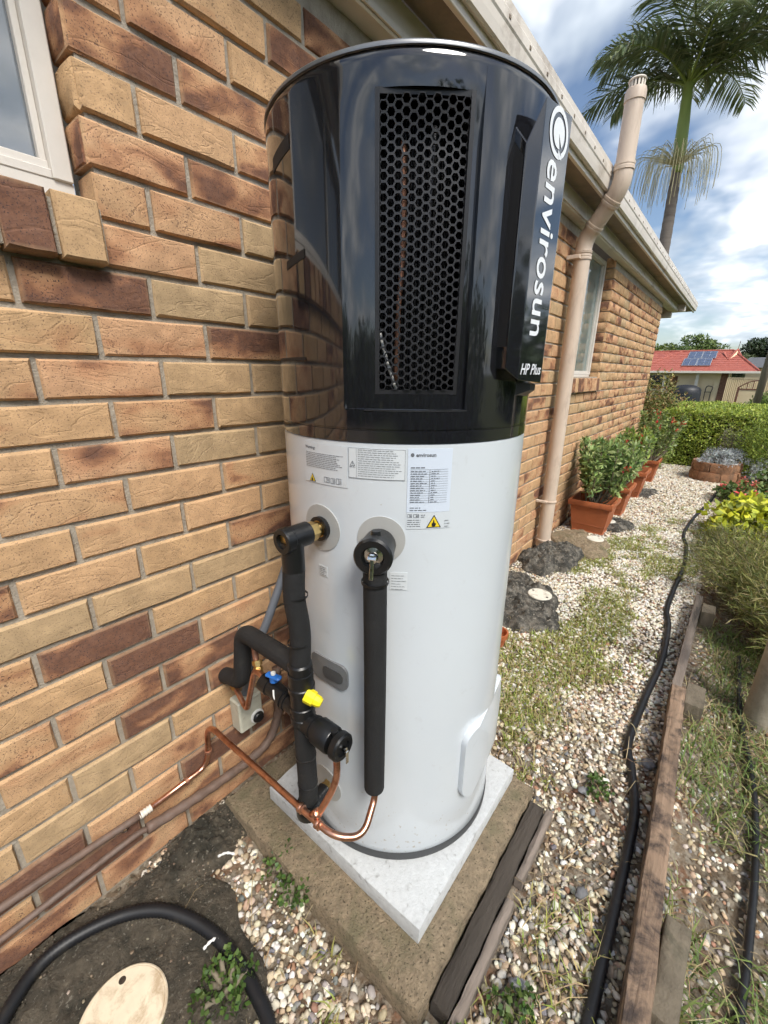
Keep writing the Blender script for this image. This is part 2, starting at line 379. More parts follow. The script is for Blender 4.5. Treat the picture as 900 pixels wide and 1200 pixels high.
def bend(pts, rad=.03, n=6):
    """Polyline with its corners rounded to a radius (pipe bends)."""
    P = [Vector(p) for p in pts]; out = [P[0]]
    for i in range(1, len(P)-1):
        a, b = (P[i-1]-P[i]), (P[i+1]-P[i]); k = min(rad, a.length*.48, b.length*.48); a = P[i]+a.normalized()*k; b = P[i]+b.normalized()*k
        for j in range(n+1):
            t = j/n; out.append((1-t)**2*a+2*t*(1-t)*P[i]+t*t*b)
    out.append(P[-1]); return out

def hash2(ix, iy, seed):
    h = (ix*374761393+iy*668265263+seed*1442695041) & 0xffffffff
    h = ((h ^ (h >> 13))*1274126177) & 0xffffffff
    return ((h ^ (h >> 16)) & 0xffff)/65535.
def vnoise(x, y, seed=0):
    x = np.asarray(x, float); y = np.asarray(y, float); ix = np.floor(x).astype(np.int64); iy = np.floor(y).astype(np.int64); fx = x-ix; fy = y-iy
    fx = fx*fx*(3-2*fx); fy = fy*fy*(3-2*fy)
    return (hash2(ix, iy, seed)*(1-fx)+hash2(ix+1, iy, seed)*fx)*(1-fy)+(hash2(ix, iy+1, seed)*(1-fx)+hash2(ix+1, iy+1, seed)*fx)*fy
def fbm(x, y, seed=0, o=4):
    return sum(vnoise(np.asarray(x)*2**k, np.asarray(y)*2**k, seed+k)*.5**k for k in range(o))/sum(.5**k for k in range(o))
rng = np.random.default_rng(11)

# ---------------------------------------------------------------- ground (one sheet to the horizon)
def ground_h(x, y):
    x = np.asarray(x, float); y = np.asarray(y, float)
    near = np.clip((12-np.abs(x-4))/8, 0, 1)
    h = (fbm(x*4, y*4, 3)-.5)*.022*near
    h = h - .75*np.clip((x-10)/26, 0, 1)**1.2
    h = h - .026*np.exp(-(np.maximum(0, np.abs(x-.5)-.42)/.12)**2-(np.maximum(0, np.abs(y+.62)-.30)/.10)**2)      # trodden hollow round the slab
    h = h - .035*np.clip((-1.16-y)/.1, 0, 1)*np.clip((x+1.5)/.5, 0, 1)*np.clip((9-x)/2, 0, 1)      # bed beyond the timber lies a little lower
    return h
gx = np.unique(np.concatenate([-np.geomspace(1.5, 900, 26), np.linspace(-1.5, 8, 230), np.linspace(8, 60, 60), np.geomspace(60, 1200, 20)]))
gy = np.unique(np.concatenate([-np.geomspace(2.4, 900, 30), np.linspace(-2.4, .1, 110), np.geomspace(.2, 900, 34)]))
GX, GY = np.meshgrid(gx, gy, indexing='ij'); GZ = ground_h(GX, GY)
nx, ny = len(gx), len(gy); ii = np.arange(nx*ny).reshape(nx, ny)
gf = np.stack([ii[:-1, :-1], ii[1:, :-1], ii[1:, 1:], ii[:-1, 1:]], -1).reshape(-1, 4)
m = bpy.data.materials.new('ground_soil'); m.use_nodes = True; t = m.node_tree; b = t.nodes['Principled BSDF']; MAT['ground_soil'] = m
tcn = t.nodes.new('ShaderNodeTexCoord'); P_ = tcn.outputs['Object']
def tn(scale, detail=6, rough=.62, dist=0.):
    n = N(t, 'ShaderNodeTexNoise', i_Scale=scale, i_Detail=detail, i_Roughness=rough, i_Distortion=dist); t.links.new(P_, n.inputs['Vector']); return n.outputs[0]
vor = N(t, 'ShaderNodeTexVoronoi', i_Scale=62.); t.links.new(P_, vor.inputs['Vector'])
soil = mixc(t, ramp(t, tn(9), [(.35, 0), (.65, 1)]), (.105, .075, .05), (.19, .145, .10))
soil = mixc(t, ramp(t, tn(3.2, 5), [(.52, 0), (.62, 1)]), soil, (.17, .085, .05))
grit = mixc(t, 1.0, (.33, .29, .23, 1), ramp(t, vor.outputs['Color'], [(0, .35), (1, 1.35)]), 'MULTIPLY')
near = mixc(t, ramp(t, tn(30, 3), [(.42, 0), (.58, .8)]), soil, grit)
sepg = t.nodes.new('ShaderNodeSeparateXYZ'); t.links.new(P_, sepg.inputs[0])
far = mixc(t, tn(9, 6), (.06, .078, .028), (.125, .13, .055))
yy = math_(t, 'ADD', sepg.outputs[1], math_(t, 'MULTIPLY', tn(2.5, 3), .3))
bedm = ramp(t, math_(t, 'MULTIPLY', math_(t, 'ADD', yy, 4.), .25), [(.66, 1), (.74, 0)])     # beyond the edging and afar: leaf mould and turf
near = mixc(t, math_(t, 'MULTIPLY', bedm, .75), near, mixc(t, tn(14), (.06, .047, .03), (.13, .105, .07)))
farm = ramp(t, math_(t, 'MULTIPLY', sepg.outputs[0], .02), [(.17, 0), (.21, 1)])
farL = ramp(t, math_(t, 'MULTIPLY', sepg.outputs[1], -.1), [(.22, 0), (.30, 1)])
c = mixc(t, math_(t, 'MAXIMUM', farm, farL), near, far)
t.links.new(c, b.inputs['Base Color']); b.inputs['Roughness'].default_value = .95; b.inputs['Specular IOR Level'].default_value = .15
bn = t.nodes.new('ShaderNodeBump'); bn.inputs['Strength'].default_value = .8; bn.inputs['Distance'].default_value = .012
t.links.new(math_(t, 'ADD', tn(70, 5), math_(t, 'MULTIPLY', vor.outputs['Distance'], -.6)), bn.inputs['Height']); t.links.new(bn.outputs[0], b.inputs['Normal'])
g = link_mesh('ground', np.stack([GX, GY, GZ], -1).reshape(-1, 3), gf, 'ground_soil', None, True); g['kind'] = 'structure'
g['label'] = 'bare soil and gritty ground under the gravel path and garden beds'

# ---------------------------------------------------------------- the brick house on the left
house = thing('brick_house', 'tan and purple mottled brick house with cream eaves on the left', 'house', (3.5, .1, 0))
W0, W1, ZT = -1.6, 7.15, 2.291
BH, BL_, MJ = .0755, .23, .0108
WIN = [(-1.45, .155, 1.66, 2.291), (3.22, 4.238, 1.335, 2.291)]      # openings x0,x1,z0,z1
def in_open(x0, x1, z0, z1):
    return any(x1 > a+.004 and x0 < b-.004 and z1 > c+.02 and z0 < d for a, b, c, d in WIN)
# mortar core, with the openings left out
core = MB(); YM = .0068
xs = sorted({W0, W1, *[q for wn in WIN for q in wn[:2]]}); zs = sorted({-.15, ZT, *[q for wn in WIN for q in wn[2:]]})
for i in range(len(xs)-1):
    for j in range(len(zs)-1):
        if not in_open(xs[i], xs[i+1], zs[j], zs[j+1]): core.bx(xs[i]+(.012 if i and in_open(xs[i-1], xs[i], zs[j], zs[j+1]) else 0), xs[i+1]-(.012 if i < len(xs)-2 and in_open(xs[i+1], xs[i+2], zs[j], zs[j+1]) else 0), YM, .12, zs[j], zs[j+1])
core.bx(W1-.12, W1-YM, .12, 3.2, -.15, ZT)
wall = core.build('wall', 'mortar', house)
# brick meshes: a chamfered block whose face is slightly uneven, several casts per length
bcache = {}
def brick_mesh(L, k, depth=.075, H=BH):
    key = (round(L, 3), k, depth, H)
    if key in bcache: return bcache[key]
    q = random.Random(hash(key) & 0xffff); nxx, nzz = (4, 3) if L > .15 else (3, 3); ch = .0042; v = []; f = []
    for layer in range(3):                       # face, chamfer foot, back
        for j in range(nzz):
            for i in range(nxx):
                x = (i/(nxx-1)-.5)*L; z = (j/(nzz-1)-.5)*H; edge = i in (0, nxx-1) or j in (0, nzz-1)
                if layer == 0:
                    x *= 1-2*ch/L; z *= 1-2*ch/H; y = -.0015+q.uniform(-.0016, .0016)+(0 if edge else -.0022); x += q.uniform(-1, 1)*.0013; z += q.uniform(-1, 1)*.0013
                elif not edge: v.append((0, 0, 0)); continue
                else: y = .0040 if layer == 1 else depth; x += q.uniform(-1, 1)*.0009*(layer == 1); z += q.uniform(-1, 1)*.0011*(layer == 1)
                v.append((x, y, z))
    n = nxx*nzz; rim = [(i, 0) for i in range(nxx-1)]+[(nxx-1, j) for j in range(nzz-1)]+[(i, nzz-1) for i in range(nxx-1, 0, -1)]+[(0, j) for j in range(nzz-1, 0, -1)]
    for j in range(nzz-1):
        for i in range(nxx-1): a = j*nxx+i; f.append((a, a+1, a+1+nxx, a+nxx))
    rim = [j*nxx+i for i, j in rim]
    for a, b2 in zip(rim, rim[1:]+rim[:1]):
        f.append((a, a+n, b2+n, b2)); f.append((a+n, a+2*n, b2+2*n, b2+n))
    used = sorted({i for q_ in f for i in q_}); mpi = {o: i for i, o in enumerate(used)}
    me = bpy.data.meshes.new('brick'); me.from_pydata([v[i] for i in used], [], [[mpi[i] for i in q_] for q_ in f])
    me.polygons.foreach_set('use_smooth', np.ones(len(me.polygons), dtype=bool)); me.set_sharp_from_angle(angle=R(32))
    me.materials.append(MAT['brick_clay']); bcache[key] = me; return me
# tone, burn per class of brick
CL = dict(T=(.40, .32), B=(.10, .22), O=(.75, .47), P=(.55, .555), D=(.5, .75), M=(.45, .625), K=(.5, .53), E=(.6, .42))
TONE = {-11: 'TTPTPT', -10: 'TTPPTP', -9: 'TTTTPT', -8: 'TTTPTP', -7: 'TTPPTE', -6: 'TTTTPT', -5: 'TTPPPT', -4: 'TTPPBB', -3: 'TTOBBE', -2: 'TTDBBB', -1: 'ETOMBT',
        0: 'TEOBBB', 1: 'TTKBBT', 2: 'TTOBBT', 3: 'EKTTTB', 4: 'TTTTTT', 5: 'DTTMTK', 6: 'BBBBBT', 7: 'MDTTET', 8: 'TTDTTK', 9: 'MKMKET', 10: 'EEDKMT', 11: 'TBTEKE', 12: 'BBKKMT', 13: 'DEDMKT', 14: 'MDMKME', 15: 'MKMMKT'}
bricks = []       # (x0, x1, z, class, seed)
for r in range(-11, 16):
    z = 1.335-.086*r
    if z+.043 > ZT+.02: continue
    even = r % 2 == 0
    js = [j*.24 for j in range(-8, 31)] if even else [(j+.5)*.24 for j in range(-8, 31)]
    if even and r <= -4: js = [x for x in js if x < 0 or x > .9]+[.155, .265, .487, .722]; js = sorted(js)
    for x0, x1 in zip(js[:-1], js[1:]):
        a, b2 = max(x0, W0), min(x1, W1+.005)
        z0, z1 = z-.043, z+.043; cuts = [(a, b2)]
        for wa, wb, wc, wd in WIN:
            new = []
            for p, q in cuts:
                if z1 > wc+.02 and z0 < wd:
                    if p < wa: new.append((p, min(q, wa+.005)))
                    if q > wb: new.append((max(p, wb-.005), q))
                else: new.append((p, q))
            cuts = new
        for p, q in cuts:
            if q-p < .035: continue
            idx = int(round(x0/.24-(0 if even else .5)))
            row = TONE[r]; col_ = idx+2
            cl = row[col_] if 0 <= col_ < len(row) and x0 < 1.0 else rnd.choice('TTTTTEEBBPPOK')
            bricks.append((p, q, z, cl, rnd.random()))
# which of them the photograph shows largest: the near ones left of the heater, then onward past it
def vis_rank(bk):
    x = (bk[0]+bk[1])/2; z = bk[2]; d = Vector((x-CAM[0], -CAM[1], z-CAM[2]))
    hidden = .80 < x < 2.05 or x < -.62
    return (1 if hidden else 0, d.length**3/max(.2, bk[1]-bk[0]))
bricks.sort(key=vis_rank)
massv, massf, masst = [], [], []
for i, (p, q, z, cl, sd_) in enumerate(bricks):
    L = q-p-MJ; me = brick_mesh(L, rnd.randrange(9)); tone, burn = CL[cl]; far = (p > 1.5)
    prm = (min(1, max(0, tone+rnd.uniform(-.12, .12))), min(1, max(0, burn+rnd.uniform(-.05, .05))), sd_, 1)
    yo = rnd.uniform(-.0022, .0022)
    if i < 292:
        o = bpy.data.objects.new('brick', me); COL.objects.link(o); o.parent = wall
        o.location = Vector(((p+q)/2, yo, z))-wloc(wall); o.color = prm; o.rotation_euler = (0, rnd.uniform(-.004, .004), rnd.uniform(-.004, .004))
    else:
        nv = np.empty(len(me.vertices)*3, np.float32); me.vertices.foreach_get('co', nv); nv = nv.reshape(-1, 3)+np.array([(p+q)/2, yo, z])
        k = sum(len(a) for a in massv); massv.append(nv); massf += [tuple(k+j for j in pl.vertices) for pl in me.polygons]; masst.append(np.tile(prm[:3], (len(nv), 1)))
# end wall bricks round the corner
for r in range(-11, 16):
    z = 1.335-.086*r
    for j in range(12):
        y0 = .0 + j*.24 + (.12 if r % 2 else 0) - .12
        y0, y1 = max(y0, .0), y0+.24
        if y1-y0 < .05: continue
        me = brick_mesh(y1-y0-MJ, rnd.randrange(9)); nv = np.empty(len(me.vertices)*3, np.float32); me.vertices.foreach_get('co', nv); nv = nv.reshape(-1, 3)
        nv = np.stack([W1+.001-nv[:, 1], nv[:, 0]+(y0+y1)/2+.076, nv[:, 2]+z], -1)
        k = sum(len(a) for a in massv); massv.append(nv); massf += [tuple(k+jj for jj in pl.vertices)[::-1] for pl in me.polygons]; masst.append(np.tile((.4, rnd.uniform(.3, .7), rnd.random()), (len(nv), 1)))
# reveal returns beside the openings
for r in range(-11, 1):
    z = 1.335-.086*r
    for xr, sg, zlo in ((.155, -1, 1.66), (4.238, -1, 1.335)):
        if z-.03 < zlo: continue
        me = brick_mesh(.075, rnd.randrange(9), .03); nv = np.empty(len(me.vertices)*3, np.float32); me.vertices.foreach_get('co', nv); nv = nv.reshape(-1, 3)
        nv = np.stack([xr+nv[:, 1]+.0005, -nv[:, 0]+.0415, nv[:, 2]+z], -1)
        tn_, bn_ = rnd.choice([(.3, .3), (.6, .45), (.5, .6)])
        prm = (tn_, bn_, rnd.random())
        k = sum(len(a) for a in massv); massv.append(nv); massf += [tuple(k+jj for jj in pl.vertices)[::-1] for pl in me.polygons]; masst.append(np.tile(prm, (len(nv), 1)))
mass = link_mesh('brickwork', np.concatenate(massv), massf, 'brick_clay_mass', wall, 50, tint=np.concatenate(masst), tname='brick_tone'); mass['kind'] = 'stuff'
mass['label'] = 'farther and hidden tan bricks of the long wall'
# sloping brick sills
def sill(name, x0, x1, zt, zb, yf, nb, parent):
    s_ = MB().bx(x0, x1, yf+.012, .06, zb+.006, zt-.012).build(name, 'mortar', parent)
    wd = (x1-x0)/nb
    for i in range(nb):
        me = brick_mesh(wd-.010, i % 9, .105, zt-zb)
        o = bpy.data.objects.new('brick', me); COL.objects.link(o); o.parent = s_
        o.location = Vector((x0+wd*(i+.5), yf, (zt+zb)/2))-wloc(s_); o.rotation_euler = (R(-2.5), 0, 0)
        if x0 < 0 and i == nb-1: prm = (.25, .2, .4, 1)
        elif x0 < 0 and i == nb-2: prm = (.5, .84, .7, 1)
        else: prm = (rnd.uniform(.2, .7), rnd.uniform(.3, .72), rnd.random(), 1)
        o.color = prm
    return s_
def window(x0, x1, z0, z1, y, glass, mull=()):
    wn = MB().bx(x0, x1, y+.02, y+.03, z0, z1).build('window', glass, house)
    fr = MB()
    fr.bx(x1-.034, x1, y-.012, y+.03, z0, z1, .002); fr.bx(x0, x0+.034, y-.012, y+.03, z0, z1, .002)
    fr.bx(x0+.034, x1-.034, y-.008, y+.028, z0, z0+.016, .0015); fr.bx(x0+.034, x1-.034, y+.002, y+.03, z0+.0165, z0+.032, .0015); fr.bx(x0+.034, x1-.034, y-.012, y+.03, z1-.03, z1, .002)
    fr.bx(x1-.046, x1-.0345, y+.006, y+.029, z0+.0325, z1-.0305, .001)
    fr.bx(x0, x1, y-.006, y+.028, z0-.055, z0-.0005)
    for q in mull: fr.bx(q-.02, q+.02, y-.004, y+.031, z0+.033, z1-.031, .002)
    fr.build('frame', 'aluminium_frame', wn)
    return wn
window(-1.44, .147, 1.704, 2.29, .07, 'window_glass', (-.65,))
window(3.23, 4.232, 1.352, 2.288, .085, 'window_glass_pale')
sill('window_sill', -1.443, .157, 1.661, 1.553, -.030, 19, house)
sill('window_sill', 3.20, 4.28, 1.325, 1.213, -.030, 13, house)
# dark room behind the panes is not seen through the opaque glass; eaves
XE = 9.25
MB().bx(W0, 8.32, -.052, .02, 2.293, 2.392, .004).build('eave_beam', 'cream_trim', house)
MB().bx(W0, 8.32, -.060, -.053, 2.300, 2.318, .001).build('beam_bead', 'cream_trim', house)
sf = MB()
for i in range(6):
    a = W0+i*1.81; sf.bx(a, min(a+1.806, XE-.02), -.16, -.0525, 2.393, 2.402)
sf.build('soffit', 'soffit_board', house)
MB().bx(W0, XE-.01, -.178, -.1605, 2.372, 2.50, .002).build('fascia', 'cream_trim', house)
gu = MB()   # quad gutter: a bent sheet section swept along the eave
sec = [(-.1785, 2.40), (-.192, 2.396), (-.200, 2.402), (-.204, 2.43), (-.206, 2.455), (-.210, 2.462), (-.210, 2.492), (-.206, 2.499), (-.206, 2.524), (-.198, 2.531), (-.190, 2.529), (-.190, 2.50), (-.1785, 2.50)]
gu.rings([[(W0, y, z) for y, z in sec], [(XE, y, z) for y, z in sec]]); go = gu.build('gutter', 'cream_trim', house)
gd = MB()
for i in range(46): gd.bx(.9+i*.18, .912+i*.18, -.2125, -.2095, 2.472, 2.482)
gd.build('rivets', 'soffit_board', go)
# porch end beyond the corner: cross beam and stub
MB().bx(8.18, 8.30, -.15, -.0535, 2.292, 2.391, .004).build('porch_beam_end', 'cream_trim', house)
MB().bx(7.18, 8.17, .021, .06, 2.30, 2.39, .003).build('porch_beam', 'cream_trim', house)
MB().bx(8.19, 8.31, .021, 3.1, 2.22, 2.39, .004).build('porch_cross_beam', 'cream_trim', house)
MB().bx(7.0, 8.6, .061, 3.1, 2.394, 2.402).build('porch_ceiling', 'soffit_board', house)
rf = MB(); rf.rings([[(W0, -.16, 2.502), (W0, 3.4, 3.75), (W0, 3.4, 3.70), (W0, -.10, 2.46)], [(XE, -.16, 2.502), (XE, 3.4, 3.75), (XE, 3.4, 3.70), (XE, -.10, 2.46)]])
rf.build('roof', 'roof_sheet', house)

# ---------------------------------------------------------------- heat-pump water heater
TX, TY, TR_ = .63, -.412, .2925
ZB, ZS, ZTOP = .105, 1.227, 1.808
def cp(azd, z, r=TR_): return (TX+r*math.cos(R(azd)), TY+r*math.sin(R(azd)), z)
def patch(az0, az1, z0, z1, r, n=14, th=.0006):
    """Thin curved sheet lying on the round tank."""
    m_ = MB(); A = [az0+(az1-az0)*i/n for i in range(n+1)]
    for lay, rr in ((0, r), (1, r+th)):
        m_.v += [cp(a, z, rr) for a in A for z in (z0, z1)]
    k = 2*(n+1)
    for i in range(n):
        a = 2*i; m_.f += [(k+a, k+a+2, k+a+3, k+a+1), (a, k+a, k+a+1+0, a+1) if False else (a, a+2, k+a+2, k+a), (a+1, k+a+1, k+a+3, a+3)]
    m_.f += [(0, k, k+1, 1), (2*n, 2*n+1, k+2*n+1, k+2*n)]
    return m_
def disc_patch(az, z, rad, r, th=.0012, n=40, m=5, inner=0.):
    m_ = MB(); deg = 180/math.pi
    for i in range(m+1):
        q = inner+(rad-inner)*i/m
        for j in range(n):
            t_ = 2*math.pi*j/n; m_.v.append(cp(az+q*math.cos(t_)/TR_*deg, z+q*math.sin(t_), r+th))
    for j in range(n):
        t_ = 2*math.pi*j/n; m_.v.append(cp(az+rad*math.cos(t_)/TR_*deg, z+rad*math.sin(t_), r))
    for i in range(m+1):
        for j in range(n):
            a, b2 = i*n+j, i*n+(j+1) % n; m_.f.append((a, a+n, b2+n, b2))
    if inner == 0: m_.f.append(tuple(range(n)))
    return m_
heater = thing('water_heater', 'tall heat pump water heater with white tank and glossy black head beside the wall', 'water heater', (TX, TY, .10))
# white tank with rolled edges
prof = [(ZB, TR_-.012), (ZB+.006, TR_-.004), (ZB+.016, TR_), (ZS-.002, TR_), (ZS, TR_-.002)]
tb = MB(); NS = 160
zz = [ZB, ZB+.006, ZB+.016]+[ZB+.016+(ZS-.002-ZB-.016)*i/8 for i in range(1, 9)]+[ZS]
rr = [TR_-.012, TR_-.004]+[TR_]*9+[TR_-.002]
tb.rings([[cp(360*j/NS, z, r) for j in range(NS)] for z, r in zip(zz, rr)])
tank = tb.build('tank', 'tank_white', heater, 40)
MB().rings([[cp(360*j/NS, z, r) for j in range(NS)] for z, r in ((.1005, TR_-.004), (.104, TR_+.0022), (.126, TR_+.0026), (.1285, TR_+.001))], True, False).build('base_ring', 'tank_base_grey', heater, 40)
# black head: round shell with a flat front panel let into it
MID, DPL = -141., .2651; A0, A1, ZP0, ZP1 = -166., -121., 1.290, 1.790
gs0, gs1, gz0, gz1 = -.0665, .0865, 1.317, 1.757
ga0, ga1 = MID+math.degrees(gs0/TR_), MID+math.degrees(gs1/TR_)
azs = sorted({round(a, 4) for a in [A0, A0-.05, A1, A1+.05, ga0, ga1]+[-180+360*i/180 for i in range(180)]+[A0+(A1-A0)*i/60 for i in range(61)]})
azs = [a for i, a in enumerate(azs) if i == 0 or a-azs[i-1] > .03]
zsH = sorted({round(z, 5) for z in [1.2275, 1.231, 1.2495, 1.2505, 1.2525, 1.2535, 1.285, ZP0-.001, ZP0, gz0, gz1, ZP1, 1.793, 1.798, 1.803, 1.8065]+[ZP0+(ZP1-ZP0)*i/24 for i in range(25)]})
def pdep(a):      # the front panel is a little flatter than the round shell and lets in a step on its right edge
    t_ = (a-A0)/(A1-A0); return .0125*math.sin(math.pi*min(1, t_/.55)/2)**1.2 if t_ < .55 else .0125-.004*(t_-.55)/.45
def rhead(a, z):
    r = TR_+.0012
    if 1.2495 < z < 1.2530: r -= .0018
    if z >= 1.793: r -= {1.793: 0, 1.798: .0008, 1.803: .003, 1.8065: .008}[z]
    if A0 <= a <= A1 and ZP0 <= z <= ZP1:
        bl = min(1, max(0, (z-1.685)/.105)); bl = bl*bl*(3-2*bl)
        r -= pdep(a)*(1-bl)
    return r
hv = [cp(a, z, rhead(a, z)) for z in zsH for a in azs]; na = len(azs); hf = []
for i in range(len(zsH)-1):
    for j in range(na):
        a, b2 = azs[j], azs[(j+1) % na]
        if gz0-1e-4 <= zsH[i] and zsH[i+1] <= gz1+1e-4 and ga0-1e-3 <= a and b2 <= ga1+1e-3 and j < na-1: continue
        k = i*na; hf.append((k+j, k+(j+1) % na, k+na+(j+1) % na, k+na+j))
top0 = (len(zsH)-1)*na
hv.append((TX, TY, 1.816)); hf += [(top0+j, top0+(j+1) % na, len(hv)-1) for j in range(na)]
head = link_mesh('head_shell', hv, hf, 'black_gloss', heater, 25)
MB().rings([[cp(360*j/NS, z, r) for j in range(NS)] for z, r in ((1.8035, TR_-.0006), (1.8035, TR_+.0022), (1.8075, TR_+.0026), (1.810, TR_+.0005), (1.810, TR_-.02))], False, False).build('lid_rim', 'rim_sky_sheen', head, 60)
# hexagon grille on the flat panel
tvec = Vector((-math.sin(R(MID)), math.cos(R(MID)), 0)); nvec = Vector((math.cos(R(MID)), math.sin(R(MID)), 0)); org = Vector((TX, TY, 0))
def pl(s_, z, d=0.):
    a = MID+math.degrees(s_/TR_); return Vector(cp(a, z, rhead(a, min(z, 1.757))+d))
NC, NRW = 12, 29; px_ = (gs1-gs0-.012)/NC; pz_ = (gz1-gz0-.013)/(NRW+.5); hx = MB()
def hexring(c, z, r_, d): return [pl(c+r_*math.cos(math.pi/3*k)*1.0, z+r_*math.sin(math.pi/3*k), d) for k in range(6)]
for i in range(NC):
    for j in range(NRW):
        c_ = gs0+.006+px_*(i+.5); z_ = gz0+.0065+pz_*(j+.5+(.5 if i % 2 else 0)); ro = px_/1.5*1.02; ri = ro*.80
        o1 = [pl(c_+ro*math.cos(math.pi/3*k), z_+pz_/2*1.0/math.sin(math.pi/3)*math.sin(math.pi/3*k), .0012) for k in range(6)]
        i1 = [pl(c_+ri*math.cos(math.pi/3*k), z_+ri*math.sin(math.pi/3*k)*.98, .0012) for k in range(6)]
        i2 = [p-nvec*.004 for p in i1]
        k0 = len(hx.v); hx.v += [tuple(p) for p in o1+i1+i2]
        for k in range(6):
            k2 = (k+1) % 6; hx.f += [(k0+k, k0+k2, k0+6+k2, k0+6+k), (k0+6+k, k0+6+k2, k0+12+k2, k0+12+k)]
gr = hx.build('grille', 'black_satin', heater); gr['kind'] = 'stuff'
fr = MB()
for s0, s1, z0, z1 in ((gs0-.001, gs0+.0062, gz0-.001, gz1+.001), (gs1-.0062, gs1+.001, gz0-.001, gz1+.001), (gs0+.0062, gs1-.0062, gz0-.001, gz0+.0068), (gs0+.0062, gs1-.0062, gz1-.0068, gz1+.001)):
    v = [pl(s_, z_, d_) for d_ in (-.006, .0010) for s_, z_ in ((s0, z0), (s1, z0), (s1, z1), (s0, z1))]
    fr.add(v, [(4, 5, 6, 7), (0, 4, 7, 3), (1, 2, 6, 5), (0, 1, 5, 4), (3, 7, 6, 2)])
fr.build('grille_frame', 'black_satin', head)
# evaporator behind the grille
ev = MB()
for i in range(46):
    a = MID-32+64*i/45; ev.add([cp(a-.32, 1.30, .232), cp(a-.32, 1.77, .232), cp(a, 1.77, .238), cp(a, 1.30, .238), cp(a+.32, 1.77, .232), cp(a+.32, 1.30, .232)], [(0, 3, 2, 1), (3, 5, 4, 2)])
ev.build('evaporator_fins', 'fin_metal', heater)
MB().rings([[cp(360*j/60, z, .230) for j in range(60)] for z in (1.26, 1.79)]).build('inner_core', 'pit_black', heater, 40)
MB().tube([pl(-.030, 1.34, -.018), pl(-.028, 1.45, -.016), pl(-.022, 1.56, -.018), pl(-.024, 1.70, -.016)], .005, 8).build('refrigerant_pipe', 'copper_dull', heater, True)
MB().tube([pl(-.062, 1.42, -.012), pl(-.05, 1.38, -.010), pl(-.030, 1.325, -.012)], .003, 8).build('sensor_cable', 'white_plastic', heater, True)
MB().tube([pl(.030, 1.72, -.02), pl(.026, 1.60, -.018), pl(.028, 1.50, -.02)], .004, 8).build('refrigerant_pipe', 'fin_metal', heater, True)
# moulded finger slots in the left of the shell
def slot(a0, a1, z0, z1, sk):
    m_ = MB(); n = 8
    v = [cp(a0+(a1-a0)*i/n, z+(sk*i/n), TR_+.0022) for z in (z0, z1) for i in range(n+1)]
    v += [cp(a0+(a1-a0)*i/n, z+(sk*i/n), TR_-.004) for z in (z0, z1) for i in range(n+1)]; k = n+1
    f = [(i, i+1, k+i+1, k+i) for i in range(n)]+[(i, 2*k+i, 2*k+i+1, i+1) for i in range(n)]+[(k+i, k+i+1, 3*k+i+1, 3*k+i) for i in range(n)]
    return m_.add(v, f)
slot(172, 158, 1.716, 1.738, -.014).build('finger_slot', 'pit_black', head)
slot(178, 166, 1.548, 1.562, -.012).build('finger_slot', 'pit_black', head)
slot(176, 150, 1.375, 1.381, 0).build('finger_slot', 'pit_black', head)
slot(-158, -120, 1.2862, 1.2885, 0).build('panel_seam', 'pit_black', head)
# air outlet pod with the maker's name
P0, P1, P2, P3, P4, P5 = (.5375, -.686), (.5345, -.7125), (.556, -.729), (.662, -.7345), (.688, -.718), (.686, -.690)
poly = [P0, P1, P2, P3, P4, P5, (.62, -.66)]
pod = MB(); lo = [1.362, 1.362, 1.342, 1.336, 1.345, 1.352, 1.352]; hi = [1.735, 1.70, 1.765, 1.775, 1.745, 1.755, 1.76]
pod.prism(poly, lo, hi)
cx_ = [sum(p[0] for p in poly)/7, sum(p[1] for p in poly)/7]
podo = pod.build('outlet_pod', 'black_gloss', heater)
bv = podo.modifiers.new('bevel', 'BEVEL'); bv.width = .0016; bv.segments = 2; bv.limit_method = 'ANGLE'; bv.angle_limit = R(20)
MB().add([(P0[0]-.0008, P0[1], 1.40), (P1[0]-.0012, P1[1]+.003, 1.40), (P1[0]-.0012, P1[1]+.003, 1.685), (P0[0]-.0008, P0[1], 1.715)], [(0, 1, 2, 3)]).build('outlet_slot', 'pit_black', podo)
MB().prism([(.60, -.70), (.64, -.722), (.668, -.722), (.672, -.69)], [1.31, 1.322, 1.322, 1.30], [1.341, 1.335, 1.334, 1.343]).build('pod_bracket', 'black_satin', heater)
# lettering
def text_geo(s_, size=1., bold=0., shear=0., align='LEFT', spacing=1.):
    cu = bpy.data.curves.new('t', 'FONT'); cu.body = s_; cu.size = size; cu.offset = bold; cu.shear = shear; cu.align_x = align; cu.space_character = spacing; cu.resolution_u = 3; cu.extrude = 0
    ob = bpy.data.objects.new('t', cu); COL.objects.link(ob); dg = bpy.context.evaluated_depsgraph_get(); me = ob.evaluated_get(dg).to_mesh()
    v = [tuple(p.co) for p in me.vertices]; f = [tuple(q.vertices) for q in me.polygons]
    ob.evaluated_get(dg).to_mesh_clear(); bpy.data.objects.remove(ob); bpy.data.curves.remove(cu); return v, f
tb_ = Vector((P3[0]-P2[0], P3[1]-P2[1], 0)).normalized(); nb_ = Vector((tb_.y, -tb_.x, 0))
def onpod(s_, z, d=.0009): return Vector((P2[0], P2[1], 0))+tb_*s_+nb_*d+Vector((0, 0, z))
v, f = text_geo('envirosun', 1., .012, 0, spacing=1.02)
xm = max(p[0] for p in v); sc = .275/xm
MB().add([onpod(.028+p[1]*sc*1.16, 1.697-p[0]*sc) for p in v], f).build('lettering', 'logo_white', podo)
v, f = text_geo('HP Plus', 1., .012, .28); xm = max(p[0] for p in v); sc = .094/xm
MB().add([onpod(.004+p[0]*sc, 1.353+p[1]*sc*.95) for p in v], f).build('lettering', 'logo_white', podo)
